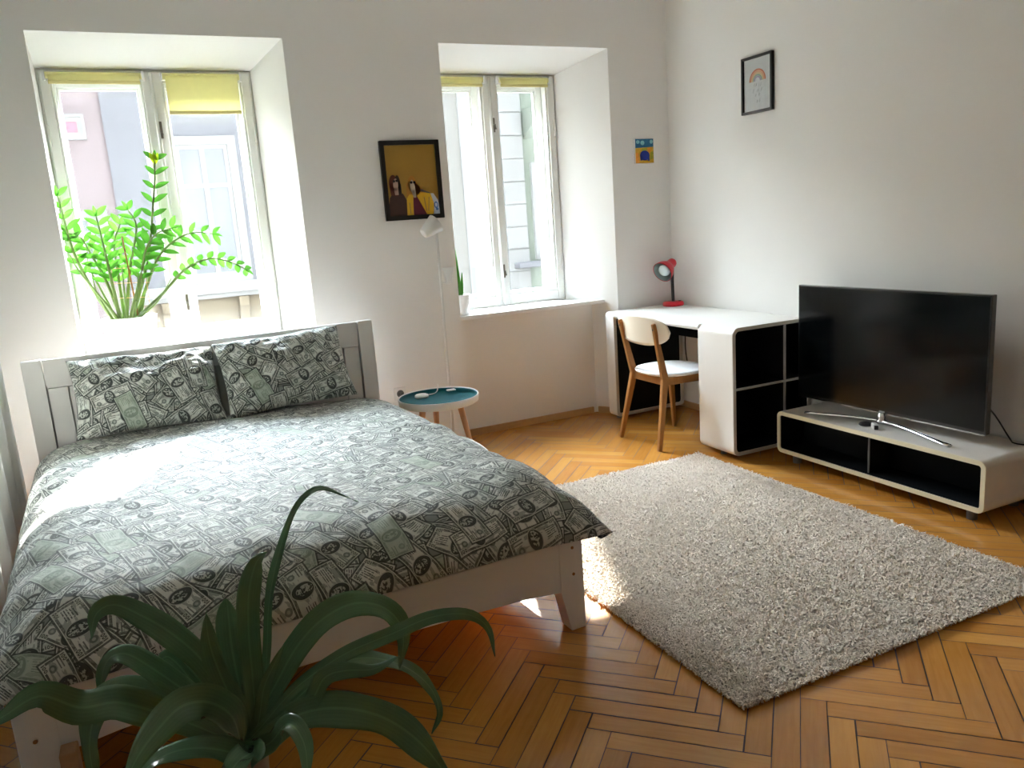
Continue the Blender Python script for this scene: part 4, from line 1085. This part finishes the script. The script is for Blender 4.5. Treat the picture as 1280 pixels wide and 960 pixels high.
# ZZ plant in the left window
ZC_ = Vector((-3.500, .215, .815))
zz = empty('potted_zz_plant', ZC_, 'bright green feathery leaved plant in white pot on the sill behind the pillows', 'plant')
world('pot', lathe(B(), [(0, 0), (.100, 0), (.110, .006), (.140, .175), (.143, .200), (.146, .206), (.140, .208), (.134, .200), (.131, .178), (0, .178)], tuple(ZC_), 56), M['pot'], zz, smooth=True)
world('soil', lathe(B(), [(0, .176), (.131, .176), (.131, .181), (.06, .186), (0, .188)], tuple(ZC_), 40), M['soil'], zz, smooth=True)
rnd = random.Random(11)
def leaflet(bm, base, d, up, L, wd, fold=.18):
    d = d.normalized(); s = d.cross(up).normalized(); u = s.cross(d).normalized(); n = 7; prev = None
    for i in range(n+1):
        t = i/n; w = wd*math.sin(PI*min(1, t*.94+.03))**.8*(1-.25*t); c = base + d*(L*t) - u*(.16*L*t*t)
        row = [bm.verts.new(c - s*w/2 + u*(w*fold)), bm.verts.new(c), bm.verts.new(c + s*w/2 + u*(w*fold))]
        if prev:
            for k in range(2): bm.faces.new((prev[k], prev[k+1], row[k+1], row[k]))
        prev = row
for i, (kind, pts, w) in enumerate(STEMS):
    P = resample(pts, 26)
    # root the stem in the soil
    b0 = Vector((ZC_.x + (P[0].x-ZC_.x)*.8, ZC_.y+(P[0].y-ZC_.y)*1.3, ZC_.z+.180)); P = [b0]+[p for p in P if p.z > b0.z+.012]
    r0 = .0115 if kind != 'none' else .0085
    stem = world('stem', tube(B(), P, [r0*(1-.72*k/(len(P)-1)) for k in range(len(P))], 10), M['zz_stem'], zz, smooth=True)
    if kind == 'none': continue
    bm = B(); n = len(P); L = sum((b-a).length for a, b in zip(P, P[1:])); cnt = 8 if kind == 'big' else 9
    start = .42 if kind == 'big' else .45
    for q in range(cnt):
        s = start + (1-start)*q/(cnt-1); k = min(n-2, int(s*(n-1))); p = P[k].lerp(P[k+1], s*(n-1)-k if k < n-2 else 1)
        t = (P[min(k+2, n-1)]-P[max(k-1, 0)]).normalized()
        side = t.cross(Vector((0, -1, .25))).normalized(); fr = side.cross(t).normalized()
        for sg in (-1, 1):
            ang = rnd.uniform(-.35, .35)
            d = t*rnd.uniform(.55, .8)+side*sg*.85*math.cos(ang)+fr*math.sin(ang)*.8
            LL = (.088 if kind == 'big' else .056)*(1-.35*abs(q/(cnt-1)-.4))*rnd.uniform(.85, 1.12)
            leaflet(bm, p, d, (fr if fr.y < 0 else -fr)+Vector((0, 0, .6)), LL, (.036 if kind == 'big' else .038)*rnd.uniform(.9, 1.1))
    leaflet(bm, P[-1], t, Vector((0, -.7, .6)), .055, .022)
    world('leaflets', bm, M['zz_young'] if i in (0, 4) and False else M['zz_leaf'], stem, smooth=True)
    if i == 0:
        bm = B()
        for sg in (-1, 1, 0): leaflet(bm, P[-1]-Vector((0, 0, .02)), Vector((.35*sg, -.15, 1)), Vector((0, -1, .2)), .062, .026)
        world('young_leaflets', bm, M['zz_young'], stem, smooth=True, label='yellow green young tip')
bm = B(); tube(bm, [(-3.452, .175, .99), (-3.468, .170, 1.455)], .0045, 8); world('support_stick', bm, M['oak'], zz, smooth=True, label='reddish brown support stick')
bm = B()
for zq in (1.12, 1.20, 1.28): tube(bm, [(-3.56, .178, zq+.01), (-3.37, .165, zq)], .0018, 6)
for xq in (-3.545, -3.385): tube(bm, [(xq, .172, 1.0), (xq, .172, 1.30)], .0018, 6)
world('trellis', bm, M['beech'], zz, smooth=True)

# small plant in the right window, mostly hidden by the niche edge
SN = Vector((-1.555, .175, .815))
sn = empty('small_potted_plant', SN, 'slim upright leaved plant in small white pot at the niche edge', 'plant')
world('pot', lathe(B(), [(0, 0), (.046, 0), (.050, .004), (.064, .130), (.061, .133), (.057, .115), (0, .115)], tuple(SN), 36), M['pot'], sn, smooth=True)
world('soil', lathe(B(), [(0, .113), (.056, .113), (.056, .118), (0, .120)], tuple(SN), 30), M['soil'], sn, smooth=True)
for dx, dy, lx, ll in ((.0, 0, -.012, .34), (-.02, .012, -.05, .26), (.012, .015, .02, .16), (-.01, -.015, -.03, .20)):
    bm = B(); prev = None
    for k in range(11):
        t = k/10; c = SN+Vector((dx+lx*t, dy, .112+ll*t)); w = .013*(1-t**2.4)+.001
        row = [bm.verts.new(c+Vector((-w, 0, 0))), bm.verts.new(c+Vector((0, .005, 0))), bm.verts.new(c+Vector((w, 0, 0)))]
        if prev:
            for q in range(2): bm.faces.new((prev[q], prev[q+1], row[q+1], row[q]))
        prev = row
    o = world('leaf', bm, M['zz_leaf'], sn, smooth=True); so = o.modifiers.new('th', 'SOLIDIFY'); so.thickness = .003

# ================================================================== LIGHT, WORLD, CAMERA
SUN_STRENGTH, SKY_BASE, GLOW, EXPO = 8.0, .30, 30.0, 2.5
sd = bpy.data.lights.new('sun', 'SUN'); sd.energy = SUN_STRENGTH; sd.angle = math.radians(.7); sd.color = (1., .95, .88)
so = bpy.data.objects.new('sun', sd); COL.objects.link(so)
so.rotation_euler = Vector((-.359, -.933, -.72)).to_track_quat('-Z', 'Y').to_euler()
wd = bpy.data.worlds.new('sky'); scene.world = wd; wd.use_nodes = True; nt = wd.node_tree; bg = nt.nodes['Background']
X.nt = nt
tc = nt.nodes.new('ShaderNodeTexCoord'); sp = nt.nodes.new('ShaderNodeSeparateXYZ'); nt.links.new(tc.outputs['Generated'], sp.inputs[0])
dx, dy, dz = X(sp.outputs[0]), X(sp.outputs[1]), X(sp.outputs[2])
sv = Vector((.359, .933, .72)).normalized()
# hazy bright sky: strongest glow in a broad region around and above the sun, weak on the far side
dd = (dx*.22 + dy*.76 + dz*.60).max(0.)
glow = dd*dd*dd*GLOW + SKY_BASE
hz = (dz*1.4).max(0.).min(1.)
nt.links.new(mixc(nt, hz, (1., .98, .94), (.80, .89, 1.)), bg.inputs[0]); nt.links.new(glow.v, bg.inputs[1])
for k in W.values():   # daylight portals in the two window openings (they only guide sampling)
    l = bpy.data.lights.new('portal', 'AREA'); l.shape = 'RECTANGLE'; l.size = k['ir']-k['il']; l.size_y = ZI-.815; l.cycles.is_portal = True
    o = bpy.data.objects.new('window_portal', l); COL.objects.link(o); o.location = ((k['ir']+k['il'])/2, .62, (ZI+.815)/2); o.rotation_euler = (-PI/2, 0, 0)

cd = bpy.data.cameras.new('camera'); cam = bpy.data.objects.new('camera', cd); COL.objects.link(cam)
cd.sensor_fit = 'HORIZONTAL'; cd.sensor_width = 36; cd.lens = 36*985.4/1280; cd.clip_start = .05
yaw, pit, rol = [math.radians(a) for a in (24.650, -11.550, -4.058)]
fwd = Vector((math.sin(yaw)*math.cos(pit), math.cos(yaw)*math.cos(pit), math.sin(pit))); rt = Vector((math.cos(yaw), -math.sin(yaw), 0)); up = rt.cross(fwd)
rt2 = rt*math.cos(rol)+up*math.sin(rol); up2 = up*math.cos(rol)-rt*math.sin(rol)
mw = Matrix((rt2, up2, -fwd)).transposed().to_4x4(); mw.translation = Vector((-3.428, -4.614, 1.382)); cam.matrix_world = mw
scene.camera = cam
vs = scene.view_settings; vs.view_transform = 'Standard'; vs.look = 'None'; vs.gamma = 1; vs.use_curve_mapping = False; vs.exposure = EXPO
cy_ = scene.cycles; cy_.max_bounces = 10; cy_.diffuse_bounces = 7; cy_.glossy_bounces = 4; cy_.transparent_max_bounces = 12
cy_.sample_clamp_indirect = 6; cy_.caustics_reflective = False; cy_.caustics_refractive = False; cy_.use_denoising = True
